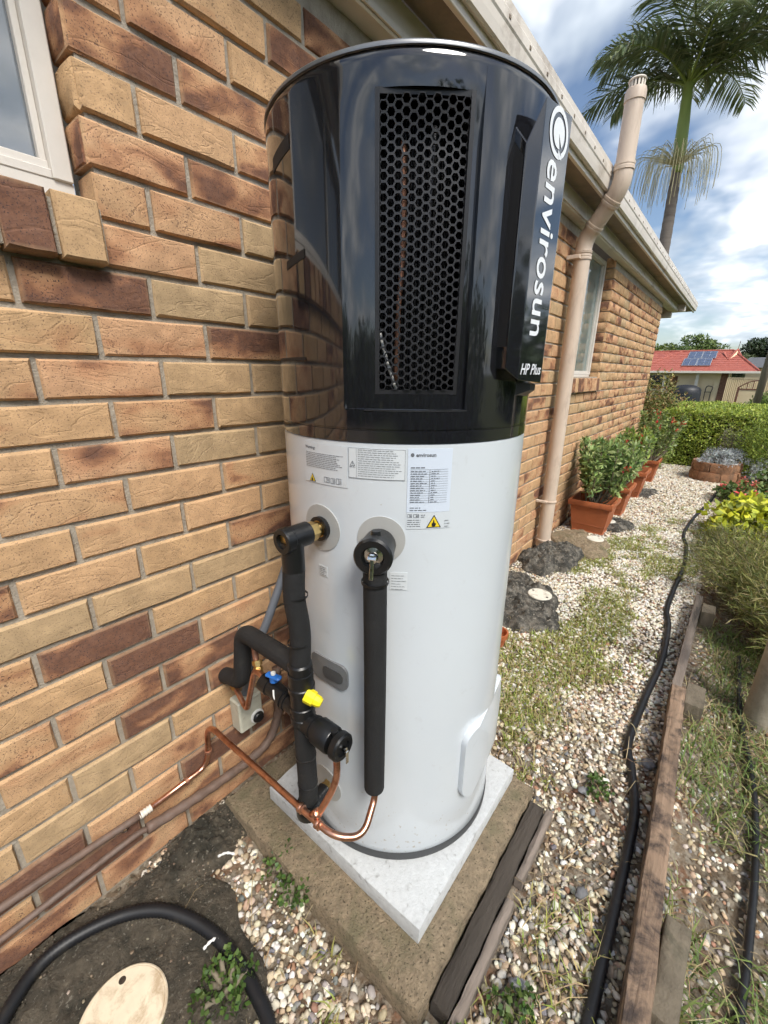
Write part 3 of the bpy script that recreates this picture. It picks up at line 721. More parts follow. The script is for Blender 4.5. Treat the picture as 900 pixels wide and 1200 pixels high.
ic = MB(); cxs, czs = .058, 1.735
def arc(m_, c0, c1, ra, rb, a0, a1, n=40, d=.0009):
    k = len(m_.v)
    for i in range(n+1):
        t_ = R(a0+(a1-a0)*i/n)
        for q in (ra, rb): m_.v.append(tuple(onpod(c0+q*math.cos(t_)*1.12, c1+q*math.sin(t_), d)))
    for i in range(n): m_.f.append((k+2*i, k+2*i+1, k+2*i+3, k+2*i+2))
arc(ic, cxs, czs, .0268, .0345, -60, 285); arc(ic, cxs, czs, .0001, .0205, -52, 288)
k = len(ic.v); ic.v += [tuple(onpod(cxs+a, czs+b2)) for a, b2 in ((.004, -.021), (.017, -.027), (.020, -.031), (.006, -.033))]; ic.f.append((k, k+1, k+2, k+3))
ic.build('emblem', 'logo_white', podo)

# stickers on the white tank: sheet first, print a hair above it
deg = 180/math.pi
def lab(az0, az1, z0, z1, mat, name='sticker', r=TR_+.0004): return patch(az0, az1, z0, z1, r).build(name, mat, tank, 30)
def ink(m_, az0, az1, z0, z1, r=TR_+.0014): m_.add(*(lambda q: (q.v, q.f))(patch(az0, az1, z0, z1, r, 4, .0002)))
def lines(m_, az0, az1, zt, n, step, h, ragged=.25, seed=0):
    q = random.Random(seed)
    for i in range(n):
        z = zt-i*step; e = az1-(az1-az0)*q.uniform(0, ragged); a = az0
        while a < e:                       # word-like dashes
            b2 = min(e, a+q.uniform(.8, 2.2)); ink(m_, a, b2-.3, z-h*.72, z); a = b2
def ctext(m_, s_, az, z, size, bold=0., r=TR_+.0014):
    v, f = text_geo(s_, size, bold); m_.add([cp(az+p[0]/TR_*deg, z+p[1], r) for p in v], f)
# 1 warning text, 2 boxed caution, 3 rating plate
p1 = MB(); ctext(p1, 'Warning:', -187.2, 1.2045, .0085, .0002); lines(p1, -187, -166, 1.197, 9, .0036, .0014, .25, 1)
s1 = lab(-188.4, -165.2, 1.134, 1.217, 'tank_white'); p1.build('print', 'label_ink', s1)
s2 = lab(-164.6, -142.4, 1.157, 1.217, 'label_paper'); p2 = MB(); lines(p2, -160.6, -143.4, 1.2135, 13, .0042, .0015, .2, 2)
for a0, a1, z0, z1 in ((-164.5, -142.5, 1.2158, 1.2164), (-164.5, -142.5, 1.1572, 1.1578), (-164.5, -164.38, 1.1572, 1.2164), (-142.62, -142.5, 1.1572, 1.2164), (-161.3, -161.2, 1.1572, 1.2164)): ink(p2, a0, a1, z0, z1)
p2.build('print', 'label_grey', s2)
s3 = lab(-141.6, -124.6, 1.093, 1.2185, 'label_paper_blue'); p3 = MB(); ctext(p3, 'envirosun', -138.6, 1.2035, .0098, .0003)
arcs = [cp(-139.9+.0036*math.cos(2*math.pi*i/16)/TR_*deg, 1.2068+.0036*math.sin(2*math.pi*i/16), TR_+.0014) for i in range(16)]; p3.add(arcs, [tuple(range(16))])
lines(p3, -140.4, -134.5, 1.1835, 1, .005, .0026, .1, 5); lines(p3, -140.4, -133.8, 1.176, 14, .0047, .0015, .45, 3); lines(p3, -132.6, -128, 1.176, 14, .0047, .0015, .75, 4); lines(p3, -140.4, -134, 1.103, 2, .005, .0020, .4, 6)
for i in range(15): ink(p3, -140.6, -126.0, 1.1785-.0047*i, 1.1788-.0047*i)
ink(p3, -133.25, -133.1, 1.1127, 1.1788)
p3.build('print', 'label_ink', s3)
s4 = lab(-141.6, -123.8, 1.058, 1.0925, 'tank_white'); p4 = MB(); lines(p4, -141.2, -135.6, 1.0775, 4, .0044, .0016, .15, 8)
def book(m_, az, z, w_, h_):
    w_ *= deg/TR_; t_ = .0007; ta = t_*deg/TR_
    for a0, a1, z0, z1 in ((az, az+w_, z, z+t_), (az, az+w_, z+h_-t_, z+h_), (az, az+ta, z, z+h_), (az+w_-ta, az+w_, z, z+h_), (az+w_/2-ta/2, az+w_/2+ta/2, z, z+h_)): ink(m_, a0, a1, z0, z1)
    for i in range(3): ink(m_, az+w_*.58, az+w_*.9, z+h_*(.25+.2*i), z+h_*(.25+.2*i)+.0005)
book(p4, -141.2, 1.082, .009, .007); book(p4, -138.9, 1.082, .011, .007); lines(p4, -136, -134, 1.088, 2, .004, .002, .1, 7)
p4.build('print', 'label_ink', s4)
book(p1, -176.5, 1.139, .015, .011); book(p1, -172.8, 1.139, .010, .010); book(p1, -170.2, 1.139, .012, .011)
bk = MB(); book(bk, -176.5, 1.1395, .015, .011); book(bk, -173, 1.139, .011, .011); book(bk, -170.3, 1.139, .012, .012); bk.build('print', 'label_ink', s1)
def hazard(az, z, w_, parent):
    h_ = w_*.88; q = lambda a, b2, r: cp(az+a*deg/TR_, z+b2, r)
    for k, mt, d in ((1., 'hazard_black', .0016), (.80, 'hazard_yellow', .0021)):
        cz = h_*.36; tri = [(-w_/2*k, cz-cz*k), (w_/2*k, cz-cz*k), (0, cz+(h_-cz)*k)]
        MB().add([q(a, b2, TR_+d) for a, b2 in tri], [(0, 1, 2)]).build('hazard_triangle', mt, parent)
    fl = [(-.10, .10), (.10, .10), (.15, .22), (.12, .34), (.06, .30), (.03, .47), (-.05, .58), (-.04, .42), (-.13, .33), (-.15, .2)]
    MB().add([q(a*w_*.95, b2*w_, TR_+.0026) for a, b2 in fl], [tuple(range(len(fl)))]).build('flame_symbol', 'hazard_black', parent)
hazard(-183.2, 1.136, .020, s1); hazard(-130.8, 1.060, .031, s4)
rc = MB(); lines(rc, -126.4, -124.2, 1.0745, 3, .006, .003, .1, 12); rc.build('print', 'label_grey', s4)
# triangle "!" of the boxed caution
p5 = MB()
for a0, b0, a1, b1 in ((-.005, 0, .005, 0), (.005, 0, 0, .009), (0, .009, -.005, 0)):
    L = math.hypot(a1-a0, b1-b0); nxn, nyn = -(b1-b0)/L*.0005, (a1-a0)/L*.0005
    p5.add([cp(-162.9+a*deg/TR_, 1.1815+b2, TR_+.0015) for a, b2 in ((a0-nxn, b0-nyn), (a1-nxn, b1-nyn), (a1+nxn, b1+nyn), (a0+nxn, b0+nyn))], [(0, 1, 2, 3)])
ink(p5, -163.0, -162.8, 1.1840, 1.188); lines(p5, -164.1, -161.6, 1.1795, 1, .004, .0015, .05, 9); p5.build('print', 'label_ink', s2)
s5 = lab(-181.5, -176.5, .921, .946, 'label_paper'); p6 = MB(); lines(p6, -181, -176.8, .943, 5, .0045, .0018, .2, 10); p6.build('print', 'label_ink', s5)
s6 = lab(-147.5, -140.5, .921, .962, 'label_paper'); p7 = MB(); lines(p7, -147, -140.8, .955, 6, .0062, .0018, .35, 11); p7.build('print', 'label_grey', s6)
# flanges, carrying recess, service cover
disc_patch(-179.3, 1.036, .0515, TR_, .0022).build('flange', 'flange_grey', heater, 30)
disc_patch(-151.4, 1.033, .0495, TR_, .0022).build('flange', 'flange_grey', heater, 30)
disc_patch(177., .286, .052, TR_, .0022).build('flange', 'flange_grey', heater, 30)
hd = MB()
def rrect(az0, az1, z0, z1, rad, n=6):
    c_ = []
    for (ax, zx, s0) in ((az1, z1, 0), (az0, z1, 90), (az0, z0, 180), (az1, z0, 270)):
        ca = ax-math.copysign(rad*deg/TR_, 1 if ax == az1 else -1); cz = zx-math.copysign(rad, 1 if zx == z1 else -1)
        for i in range(n+1):
            t_ = R(s0+90*i/n); c_.append((ca+rad*deg/TR_*math.cos(t_), cz+rad*math.sin(t_)))
    return c_
def raised(o0, d, mat, name, parent, lip=.006, shrink=.9):
    am = sum(p[0] for p in o0)/len(o0); zm = sum(p[1] for p in o0)/len(o0)
    def ring(k, rr_): return [cp(am+(a-am)*k, zm+(z-zm)*k, rr_) for a, z in o0]
    m_ = MB(); m_.rings([ring(1, TR_-.001), ring(1, TR_+d*.6), ring(.985, TR_+d), ring(shrink, TR_+d)] + [ring(shrink*(1-i/4)+.001, TR_+d) for i in range(1, 5)], False, True)
    return m_.build(name, mat, parent, 30)
raised(rrect(170, 193.4, .632, .703, .022), .006, 'handle_grey', 'carry_handle', heater)
raised(rrect(179, 191, .650, .684, .014), .0075, 'handle_dark', 'handle_recess', heater)
raised(rrect(-109.0, -52, .268, .502, .045, 8), .016, 'tank_white', 'service_cover', heater, shrink=.90)

# ---------------------------------------------------------------- left riser: insulated pipe, tees and valves
RX, RY = .255, -.418
ra = thing('insulated_riser', 'black insulated riser pipe with tee and yellow cap left of the tank', 'pipe', (RX, RY, .10))
MB().profile((.346, -.417, 1.036), (.20, -.417, 1.036), [(0, .021), (.018, .021), (.018, .0165), (.062, .0165)], 18).build('threaded_collar', 'brass', ra, 35)
MB().profile((.338, -.417, 1.036), (.2, -.417, 1.036), [(0, .026), (.012, .027), (.0125, .019)], 22, False).build('rubber_seal', 'plastic_black', ra, 35)
MB().profile((.318, -.417, 1.036), (.2, -.417, 1.036), [(0, .019), (.002, .021), (.02, .021), (.022, .019)], 6).build('brass_nut', 'brass', ra, 35)
te = MB(); te.profile((.298, -.417, 1.036), (.2, -.417, 1.036), [(0, .020), (.003, .0250), (.048, .0250), (.050, .0270), (.066, .0270), (.069, .0248), (.069, .0155), (.058, .015)], 28)
te.profile((RX, RY, 1.030), (RX, RY, .9), [(0, .0235), (.062, .0235), (.062, .0225)], 24).build('insulated_tee', 'plastic_black', ra, 35)
MB().profile((.242, -.417, 1.036), (.2, -.417, 1.036), [(0, .015), (.004, .015)], 16).build('brass_plug', 'brass', ra, 35)
kn = MB().tube([(RX, RY, .975), (RX-.002, RY+.002, .90), (RX+.004, RY-.002, .82), (RX+.001, RY, .735)], .0232, 22, 8); kn.build('foam_sleeve', 'foam_black', ra, 40)
vb = MB(); vb.profile((RX, RY, .742), (RX, RY, .1), [(0, .024), (.004, .0275), (.016, .0275), (.017, .0255), (.026, .0255), (.027, .0285), (.060, .0285), (.062, .031), (.072, .031), (.074, .0275), (.115, .0275), (.117, .0295), (.130, .0295), (.132, .0265), (.145, .0265), (.147, .029), (.162, .029), (.164, .025)], 26)
vb.profile((RX, RY+.015, .582), (RX, -.60, .582), [(0, .024), (.050, .024), (.051, .027), (.056, .027), (.057, .0245), (.062, .0245), (.063, .027), (.068, .027), (.069, .031), (.112, .031), (.115, .029)], 26)
vb.build('valve_body', 'plastic_black', ra, 35)
MB().tube([(RX, RY, .58), (RX, RY, .50), (RX+.001, RY, .40), (RX, RY, .315)], .0238, 20, 6).build('foam_sleeve', 'foam_black', ra, 40)
MB().profile((RX-.003, RY, .325), (RX+.0, RY, .2), [(0, .026), (.012, .030), (.040, .031), (.052, .022)], 22).build('bottom_elbow', 'plastic_black', ra, 40)
MB().cyl((RX, RY, .291), (.318, -.412, .291), .022, n=20, bev=.003).build('bottom_tail', 'plastic_black', ra, 40)
MB().profile((.305, -.413, .290), (.345, -.4, .290), [(0, .014), (.002, .018), (.020, .018), (.022, .014), (.04, .014)], 6).build('brass_nut', 'brass', ra, 35)
yc = MB(); yc.profile((RX-.006, RY-.022, .668), (RX+.012, RY-.07, .650), [(0, .0165), (.006, .0172), (.022, .0165), (.023, .0135), (.034, .0125), (.040, .009)], 8); yc.build('yellow_cap', 'yellow_cap', ra, 30)
# PTR end with chrome lever
pe = Vector((RX, RY-.115, .582))
MB().profile(pe+Vector((0, .002, 0)), pe+Vector((0, -.1, 0)), [(0, .0315), (.014, .0315), (.018, .028), (.018, .019), (.012, .018)], 26).build('relief_valve_end', 'plastic_black', ra, 35)
MB().cyl(pe+Vector((0, .01, .034)), pe+Vector((0, .01, .024)), .008, n=14).build('test_port', 'plastic_black', ra, 35)
lev = MB(); lev.cyl(pe+Vector((0, -.004, 0)), pe+Vector((0, -.022, 0)), .006, n=10); lev.box(pe+Vector((.0, -.026, -.016)), (.008, .003, .034), None, .001); lev.build('test_lever', 'chrome', ra, 35)
# branch back to the wall: insulated loop
MB().tube(bend([(RX, RY+.008, .727), (RX+.024, -.155, .694), (RX+.014, -.138, .530), (RX+.034, -.012, .470)], .040, 10), .0235, 20, smooth=False).build('foam_sleeve', 'foam_black', ra, 40)
# cold branch along Y with blue handle and copper tail
cb = MB(); cb.profile((RX, RY+.02, .600), (RX, -.12, .622), [(0, .022), (.03, .022), (.031, .025), (.036, .025), (.037, .022), (.042, .022), (.043, .025), (.05, .025), (.051, .021), (.10, .021), (.101, .024), (.128, .024), (.13, .016)], 22); cb.build('stop_valve_body', 'plastic_black', ra, 35)
bh = Vector((RX-.004, -.318, .638)); b_ = MB(); b_.cyl(bh, bh+Vector((0, 0, .014)), .010, n=14); b_.box(bh+Vector((0, .0, .014)), (.018, .044, .010), Matrix.Rotation(R(12), 3, 'Z'), .004); b_.build('blue_handle', 'blue_handle', ra, 30)
MB().cyl(bh+Vector((0, 0, .020)), bh+Vector((0, 0, .025)), .006, n=12).build('handle_screw', 'white_plastic', ra, 30)
MB().tube([bh+Vector((-.012, -.012, -.012)), bh+Vector((-.016, -.02, -.03)), bh+Vector((-.006, -.028, -.044))], .0022, 6).build('tag_wire', 'white_plastic', ra, True)
MB().tube(bend([(RX, -.285, .620), (RX+.006, -.222, .618), (RX+.020, -.135, .420), (RX+.032, -.060, .455), (RX+.036, -.012, .478)], .026, 8), .0078, 12, smooth=False).build('copper_tail', 'copper', ra, True)
MB().profile((RX+.031, -.068, .450), (RX+.036, -.02, .474), [(0, .009), (.001, .012), (.018, .012), (.02, .009)], 6).build('compression_nut', 'brass', ra, 30)
MB().tube([(RX+.012, -.225, .615), (RX+.022, -.205, .66), (RX+.026, -.20, .71)], .008, 10).build('copper_stub', 'copper_dull', ra, True)
MB().profile((RX+.010, -.232, .606), (RX+.024, -.205, .665), [(0, .009), (.001, .0125), (.016, .0125), (.0165, .010), (.022, .010), (.0225, .013), (.034, .013), (.035, .009)], 6).build('compression_nut', 'brass', ra, 30)

# ---------------------------------------------------------------- right relief line
q_ = math.radians(-151.6); dn = Vector((math.cos(q_), math.sin(q_), 0)); c0 = Vector((TX, TY, 1.026))
rl = thing('relief_pipe', 'straight black insulated relief pipe hanging down the front of the white tank', 'pipe', tuple(Vector((TX, TY, .10))+dn*.35))
MB().profile(c0+dn*.292, c0+dn*.6, [(0, .023), (.006, .023), (.008, .033), (.050, .036), (.056, .0355), (.058, .038), (.074, .038), (.079, .034), (.079, .022), (.070, .021)], 30).build('valve_body', 'plastic_black', rl, 35)
e0 = c0+dn*.366
MB().cyl(c0+dn*.338+Vector((0, 0, .034)), c0+dn*.338+Vector((0, 0, .043)), .011, .009, n=14).build('test_port', 'plastic_black', rl, 35)
MB().profile(e0-dn*.006, e0+dn*.1, [(0, .020), (.004, .019), (.006, .011), (.014, .010), (.016, .005)], 16).build('valve_stem', 'chrome', rl, 30)
lv = MB(); u_ = Vector((-dn.y, dn.x, 0)); lv.cyl(e0+dn*.006-u_*.008, e0+dn*.006+u_*.008, .006, n=10)
rm = Matrix((u_, dn, Vector((0, 0, 1)))).transposed(); lv.box(e0+dn*.014+Vector((0, 0, -.020)), (.008, .003, .040), rm @ Matrix.Rotation(R(12), 3, 'X'), .0015); lv.build('test_lever', 'chrome', rl, 30)
b0 = c0+dn*.345
MB().tube([b0+Vector((0, 0, -.015)), b0+Vector((0, 0, -.07)), b0+Vector((.001, 0, -.30)), b0+Vector((0, .001, -.60))], .0245, 24, 8, rfun=lambda L, i: .0265 if L < .02 else .0238 if L < .60 else .0238).build('foam_sleeve', 'foam_black', rl, 40)
MB().profile(b0+Vector((0, .001, -.60)), b0+Vector((0, .001, -.70)), [(0, .0238), (.004, .023), (.008, .019), (.010, .009)], 24).build('sleeve_end', 'foam_black', rl, 40)
# ---------------------------------------------------------------- copper drain line: relief outlets to the wall
dr = thing('copper_drain_pipe', 'bright copper drain pipe running from under the relief pipe back to the brick wall', 'pipe', (.21, -.30, .10))
zc = .368
MB().tube(bend([(b0.x, b0.y+.001, .43), (b0.x, b0.y-.002, .395), (.262, -.598, .350), (.214, -.555, zc-.004), (.208, -.46, zc), (.200, -.035, zc), (.196, -.024, .250), (.180, -.022, .205), (-.01, -.022, .199)], .055, 8), .0080, 14, smooth=False).build('copper_tube', 'copper', dr, True)
MB().tube(bend([(RX, RY-.108, .552), (RX, RY-.108, .47), (.218, -.500, .385), (.211, -.478, zc)], .05, 8), .0080, 14, smooth=False).build('copper_tube', 'copper', dr, True)
for y in (-.455, -.515): MB().profile((.2085, y, zc-.001), (.2085, y+.1, zc-.001), [(0, .0085), (.002, .0112), (.006, .0100), (.010, .0115), (.014, .0112), (.016, .0085)], 14).build('tee_fitting', 'copper', dr, 35)
fx = MB(); fx.profile((.214, -.489, .377), (.219, -.502, .392), [(0, .0085), (.002, .0112), (.006, .0100), (.010, .0115), (.016, .0112), (.018, .0085)], 14)
fx.build('tee_fitting', 'copper', dr, 35)
MB().profile((RX, RY-.108, .556), (RX, RY-.108, .5), [(0, .011), (.001, .0135), (.014, .0135), (.016, .009)], 6).build('compression_nut', 'brass', dr, 30)
MB().profile((.1965, -.024, .262), (.196, -.023, .22), [(0, .0085), (.001, .0115), (.010, .0115), (.011, .0085)], 14).build('saddle_clip', 'copper_dull', dr, 30)
MB().profile((.128, -.022, .203), (.10, -.022, .202), [(0, .0085), (.001, .0115), (.010, .0115), (.011, .0085)], 14).build('saddle_clip', 'copper_dull', dr, 30)
# pipes clipped low along the wall
wp = thing('wall_pipe', 'dull brown pipe along the wall carrying on from the bright copper', 'pipe', (-.15, -.02, 0))
MB().tube([(-.006, -.021, .2), (-.15, -.021, .212), (-.35, -.022, .226), (-1.2, -.022, .245)], .0095, 12).build('pipe', 'painted_pipe', wp, True)
MB().tube([(.022, -.0218, .2003), (.008, -.0218, .2002), (-.010, -.0218, .2)], .0090, 12, 6, rfun=lambda L, i: .0096+.0014*math.sin(i*2.1)).build('paint_flakes', 'vent_cap_white', wp, True)
wq = thing('wall_pipe', 'dark lagged pipe low on the wall behind the concrete slab', 'pipe', (.1, -.02, 0))
MB().tube([(-1.2, -.024, .13), (-.32, -.024, .143), (-.05, -.024, .150), (.0, -.026, .145)], .0080, 12).build('pipe', 'painted_pipe', wq, True)
MB().tube([(.0, -.026, .145), (.10, -.028, .130), (.20, -.028, .118), (.32, -.028, .112), (.40, -.028, .13), (.445, -.028, .20), (.455, -.028, .28), (.46, -.028, .40)], .0150, 14, 8, rfun=lambda L, i: .0145+.0012*math.sin(i*1.7)).build('lagging', 'painted_pipe', wq, True)
for x, z in ((-.045, .157),): MB().profile((x, -.004, z+.018), (x, -.034, z+.018), [(0, .009), (.004, .009), (.005, .005), (.010, .004)], 12).build('clip_screw', 'chrome', wq, 30)
# isolator switch and grey conduit
ib = thing('isolator_switch', 'small cream isolator box with round black knob on the wall', 'switch box', (.333, -.03, .255))
ibo = MB().bx(.292, .376, -.056, -.003, .262, .378, .005).build('box', 'box_cream', ib)
MB().cyl((.350, -.056, .298), (.350, -.064, .298), .0235, n=24, bev=.002).build('knob_ring', 'white_plastic', ib, 30)
MB().cyl((.350, -.064, .298), (.350, -.074, .298), .019, .017, n=20, bev=.002).build('knob', 'plastic_black', ib, 30)
cg = thing('conduit', 'grey flexible conduit slanting behind the black riser to the isolator box', 'conduit', (.36, -.06, .38))
MB().tube([(.335, -.033, .384), (.335, -.05, .44), (.355, -.085, .56), (.40, -.10, .66), (.47, -.095, .78), (.50, -.10, .86), (.51, -.14, .92)], .0125, 14, 10).build('flexible_tube', 'conduit_grey', cg, True)

for z in (.905, .79): MB().profile((RX+.0015, RY, z), (RX+.0015, RY, z+.1), [(0, .0238), (.0005, .0250), (.0045, .0250), (.005, .0238)], 22, False).build('cable_tie', 'plastic_black', ra, 30)
for z in (.47, .38): MB().profile((RX+.0005, RY, z), (RX+.0005, RY, z+.1), [(0, .0242), (.0005, .0252), (.0045, .0252), (.005, .0242)], 22, False).build('cable_tie', 'plastic_black', ra, 30)
MB().profile((b0.x, b0.y, .962), (b0.x, b0.y, 1.1), [(0, .0262), (.0005, .0275), (.006, .0275), (.0065, .0262)], 24, False).build('cable_tie', 'plastic_black', rl, 30)

# ---------------------------------------------------------------- what the heater stands on
def uneven_box(x0, x1, y0, y1, z0, z1, nx=12, ny=12, amp=.003, chip=.006, seed=1, bev=.006):
    q = np.random.default_rng(seed); m_ = MB()
    xs_ = np.linspace(x0, x1, nx); ys_ = np.linspace(y0, y1, ny); top = {}
    for i, x in enumerate(xs_):
        for j, y in enumerate(ys_):
            e = i in (0, nx-1) or j in (0, ny-1); dx = dy = 0
            z = z1+q.uniform(-amp, amp)-(bev*q.uniform(.3, 1) if e else 0)
            if i == 0: dx = q.uniform(0, chip)
            if i == nx-1: dx = -q.uniform(0, chip)
            if j == 0: dy = q.uniform(0, chip)
            if j == ny-1: dy = -q.uniform(0, chip)
            top[i, j] = len(m_.v); m_.v.append((x+dx, y+dy, z))
    for i in range(nx-1):
        for j in range(ny-1): m_.f.append((top[i, j], top[i+1, j], top[i+1, j+1], top[i, j+1]))
    rim = [(i, 0) for i in range(nx-1)]+[(nx-1, j) for j in range(ny-1)]+[(i, ny-1) for i in range(nx-1, 0, -1)]+[(0, j) for j in range(ny-1, 0, -1)]
    lo = []
    for i, j in rim:
        x, y, z = m_.v[top[i, j]]; k = len(m_.v); m_.v.append((x+(-1 if i == 0 else 1 if i == nx-1 else 0)*bev*.5, y+(-1 if j == 0 else 1 if j == ny-1 else 0)*bev*.5, z1-bev*1.6)); m_.v.append((xs_[i], ys_[j], z0)); lo.append(k)
    for a in range(len(rim)):
        b2 = (a+1) % len(rim); A, B = top[rim[a]], top[rim[b2]]
        m_.f += [(A, lo[a], lo[b2], B), (lo[a], lo[a]+1, lo[b2]+1, lo[b2])]
    return m_
so_ = uneven_box(.216, .893, -.792, -.038, -.03, .048, 22, 22, .0025, .008, 3, .007).build('concrete_slab', 'old_concrete', None, 40)
tag(so_, 'weathered brown concrete slab under the white pad', 'slab')
pd = uneven_box(.312, .872, -.726, -.15, .0485, .1000, 16, 16, .0010, .003, 4, .003).build('heater_pad', 'pad_white', None, 40)
tag(pd, 'square white pad directly under the water heater', 'pad')
sl = uneven_box(.262, .862, -.840, -.796, -.03, .024, 22, 4, .003, .004, 5, .004).build('timber_sleeper', 'sleeper_dark', None, 40)
tag(sl, 'blackened timber sleeper laid along the right edge of the concrete slab', 'timber')
sl2 = uneven_box(.252, .56, -.868, -.844, -.02, .020, 12, 3, .003, .004, 6, .004).build('timber_batten', 'timber_grey', None, 40)
tag(sl2, 'thin brown batten beside the near end of the blackened sleeper', 'timber')
sl3 = uneven_box(.62, .875, -.866, -.844, -.02, .016, 10, 3, .003, .004, 9, .004).build('timber_batten', 'timber_grey', None, 40)
tag(sl3, 'thin brown batten beside the far end of the blackened sleeper', 'timber')

# ---------------------------------------------------------------- concrete lumps and inspection covers
def mound(name, cx, cy, rx, ry, h, mat, label, cat, seed, power=.6, parent=None, rough=.012, rot=0, flat=None, ymax=-.002):
    q = np.random.default_rng(seed); n, m_ = 110, 44; v = []; f = []
    for i in range(m_+1):
        k = i/m_
        for j in range(n):
            a = 2*math.pi*j/n; e = 1+.16*math.sin(2*a+seed)+.09*math.sin(5*a+seed*2)+.05*math.sin(9*a+seed)
            x, y = rx*k*e*math.cos(a), ry*k*e*math.sin(a); x, y = x*math.cos(rot)-y*math.sin(rot), x*math.sin(rot)+y*math.cos(rot)
            z = h*(1-k**2.2)**power if k < 1 else 0
            v.append([cx+x, cy+y, z])
    v = np.array(v); fade = np.clip(v[:, 2]/max(h, 1e-6)*3, 0, 1)
    v[:, 2] += fade*rough*(np.abs(fbm(v[:, 0]*9+seed, v[:, 1]*9, seed+9, 3)-.5)*-3+.25)
    nz = (fbm(v[:, 0]*16+seed, v[:, 1]*16, seed, 4)-.5)*2*rough*1.6+(fbm(v[:, 0]*70+seed, v[:, 1]*70, seed+5, 3)-.5)*rough*1.5
    v[:, 2] += nz*fade-.012*(1-fade)
    if flat:
        d = np.hypot(v[:, 0]-flat[0], v[:, 1]-flat[1]); kf = np.clip((flat[2]*1.35-d)/(flat[2]*.35), 0, 1); v[:, 2] = v[:, 2]*(1-kf)+flat[3]*kf
    v[:, 1] = np.minimum(v[:, 1], ymax)
    for i in range(m_):
        for j in range(n): a, b2 = i*n+j, i*n+(j+1) % n; f.append((a, a+n, b2+n, b2))
    o = link_mesh(name, v, f, mat, parent, True)
    if label: tag(o, label, cat)
    return o
def cover(cx, cy, z, r, mat, label, tilt=(0, 0), marks=True):
    c = thing('inspection_cover', label, 'cover', (cx, cy, z))
    p = [(r*1.0, -.012), (r*1.0, .004), (r*.97, .006), (r*.945, .006), (r*.94, .0045), (r*.93, .0045), (r*.925, .0065)]
    m_ = MB(); n = 56; rr_ = []
    for rad, zz_ in p: rr_.append([(cx+rad*math.cos(2*math.pi*j/n), cy+rad*math.sin(2*math.pi*j/n), z+zz_+tilt[0]*rad*math.cos(2*math.pi*j/n)+tilt[1]*rad*math.sin(2*math.pi*j/n)) for j in range(n)])
    m_.rings(rr_, False, True); d = m_.build('lid', mat, c, 35)
    if marks:
        for a in (70, 250):
            x, y = cx+r*.74*math.cos(R(a)), cy+r*.74*math.sin(R(a)); zz_ = z+.0068+tilt[0]*r*.74*math.cos(R(a))+tilt[1]*r*.74*math.sin(R(a))
            MB().cyl((x, y, zz_-.004), (x, y, zz_+.0008), .0075, n=14).build('screw', 'potting_soil', c, 30)
    return c
mound('concrete_apron', -.30, -.20, .40, .30, .022, 'lump_concrete', 'stained concrete apron around the large cream cover at lower left', 'concrete', 3, .25, rough=.008, flat=(-.183, -.295, .09, .020))
cover(-.183, -.295, .0215, .088, 'cover_cream', 'large round cream inspection cover at the bottom left corner')
mound('earth_heap', .13, -.085, .155, .105, .035, 'lump_concrete', 'crumbling mound of earth and mortar between wall and concrete slab', 'earth', 8, .6, rough=.016)
mound('concrete_surround', 2.08, -.245, .36, .25, .085, 'lump_black', 'dark lumpy concrete round the cover just beyond the tank', 'concrete', 12, .5, rough=.022, flat=(2.15, -.36, .085, .070))
cover(2.15, -.36, .070, .070, 'cover_white', 'round white cover in dark concrete just beyond the tank', (0, 0))
mound('concrete_surround', 2.86, -.20, .30, .21, .10, 'lump_black', 'dark lumpy concrete at the foot of the vent pipe', 'concrete', 15, .5, rough=.024)
mound('concrete_surround', 3.32, -.27, .27, .25, .062, 'old_concrete', 'grey concrete round the white cover in front of the first planter', 'concrete', 19, .35, rough=.010, flat=(3.42, -.372, .080, .050))
cover(3.42, -.372, .050, .066, 'cover_white', 'round white cover in front of the nearest planter', marks=False)
mound('concrete_surround', 4.02, -.36, .24, .17, .055, 'lump_black', 'small dark concrete lump between the first two planters', 'concrete', 23, .4, rough=.012, flat=(4.0, -.35, .07, .045))
cover(4.0, -.35, .045, .058, 'cover_white', 'small round white cover between the first and second planters', marks=False)
mound('concrete_surround', 5.55, -.44, .22, .13, .035, 'lump_black', 'flat grey concrete lump beside the third planter', 'concrete', 27, .4, rough=.012)

# ---------------------------------------------------------------- hoses
def hose(name, pts, r, label, rib=.0045, sub=40, amp=.0012, n=14):
    P = spline(pts, sub); m_ = MB(); m_.tube(P, r, n, smooth=False, rfun=lambda L, i: r+amp*(1 if i % 2 else -1))
    return tag(m_.build(name, 'hose_black', None, True), label, 'hose')
hose('corrugated_hose', [(-.62, -.36, .03), (-.46, -.22, .036), (-.341, -.103, .036), (-.253, -.058, .034), (-.137, -.094, .037), (-.047, -.172, .038), (.009, -.286, .026), (.026, -.394, .020), (.022, -.484, .02), (.006, -.56, .02), (-.06, -.70, .02), (-.2, -.86, .02)], .0150, 'thick black corrugated hose curving round the large cream cover', sub=26, amp=.0013)
hose('garden_hose', [(.1, -1.05, .014), (.30, -1.078, .014), (.459, -1.08, .014), (.576, -1.079, .014), (.891, -1.076, .014), (1.052, -1.068, .014), (1.215, -1.030, .014), (1.334, -1.0, .014), (1.633, -1.008, .014), (1.983, -1.028, .014), (2.355, -1.015, .014), (2.558, -.985, .014), (2.908, -.987, .014), (3.40, -1.0, .014), (3.84, -.975, .014), (4.058, -.938, .014), (4.331, -.934, .014), (4.845, -.97, .014), (5.482, -1.042, .014), (5.971, -1.084, .014), (6.4, -1.12, .014)], .0140, 'long black hose snaking along the gravel path beside the timber edging', sub=30)
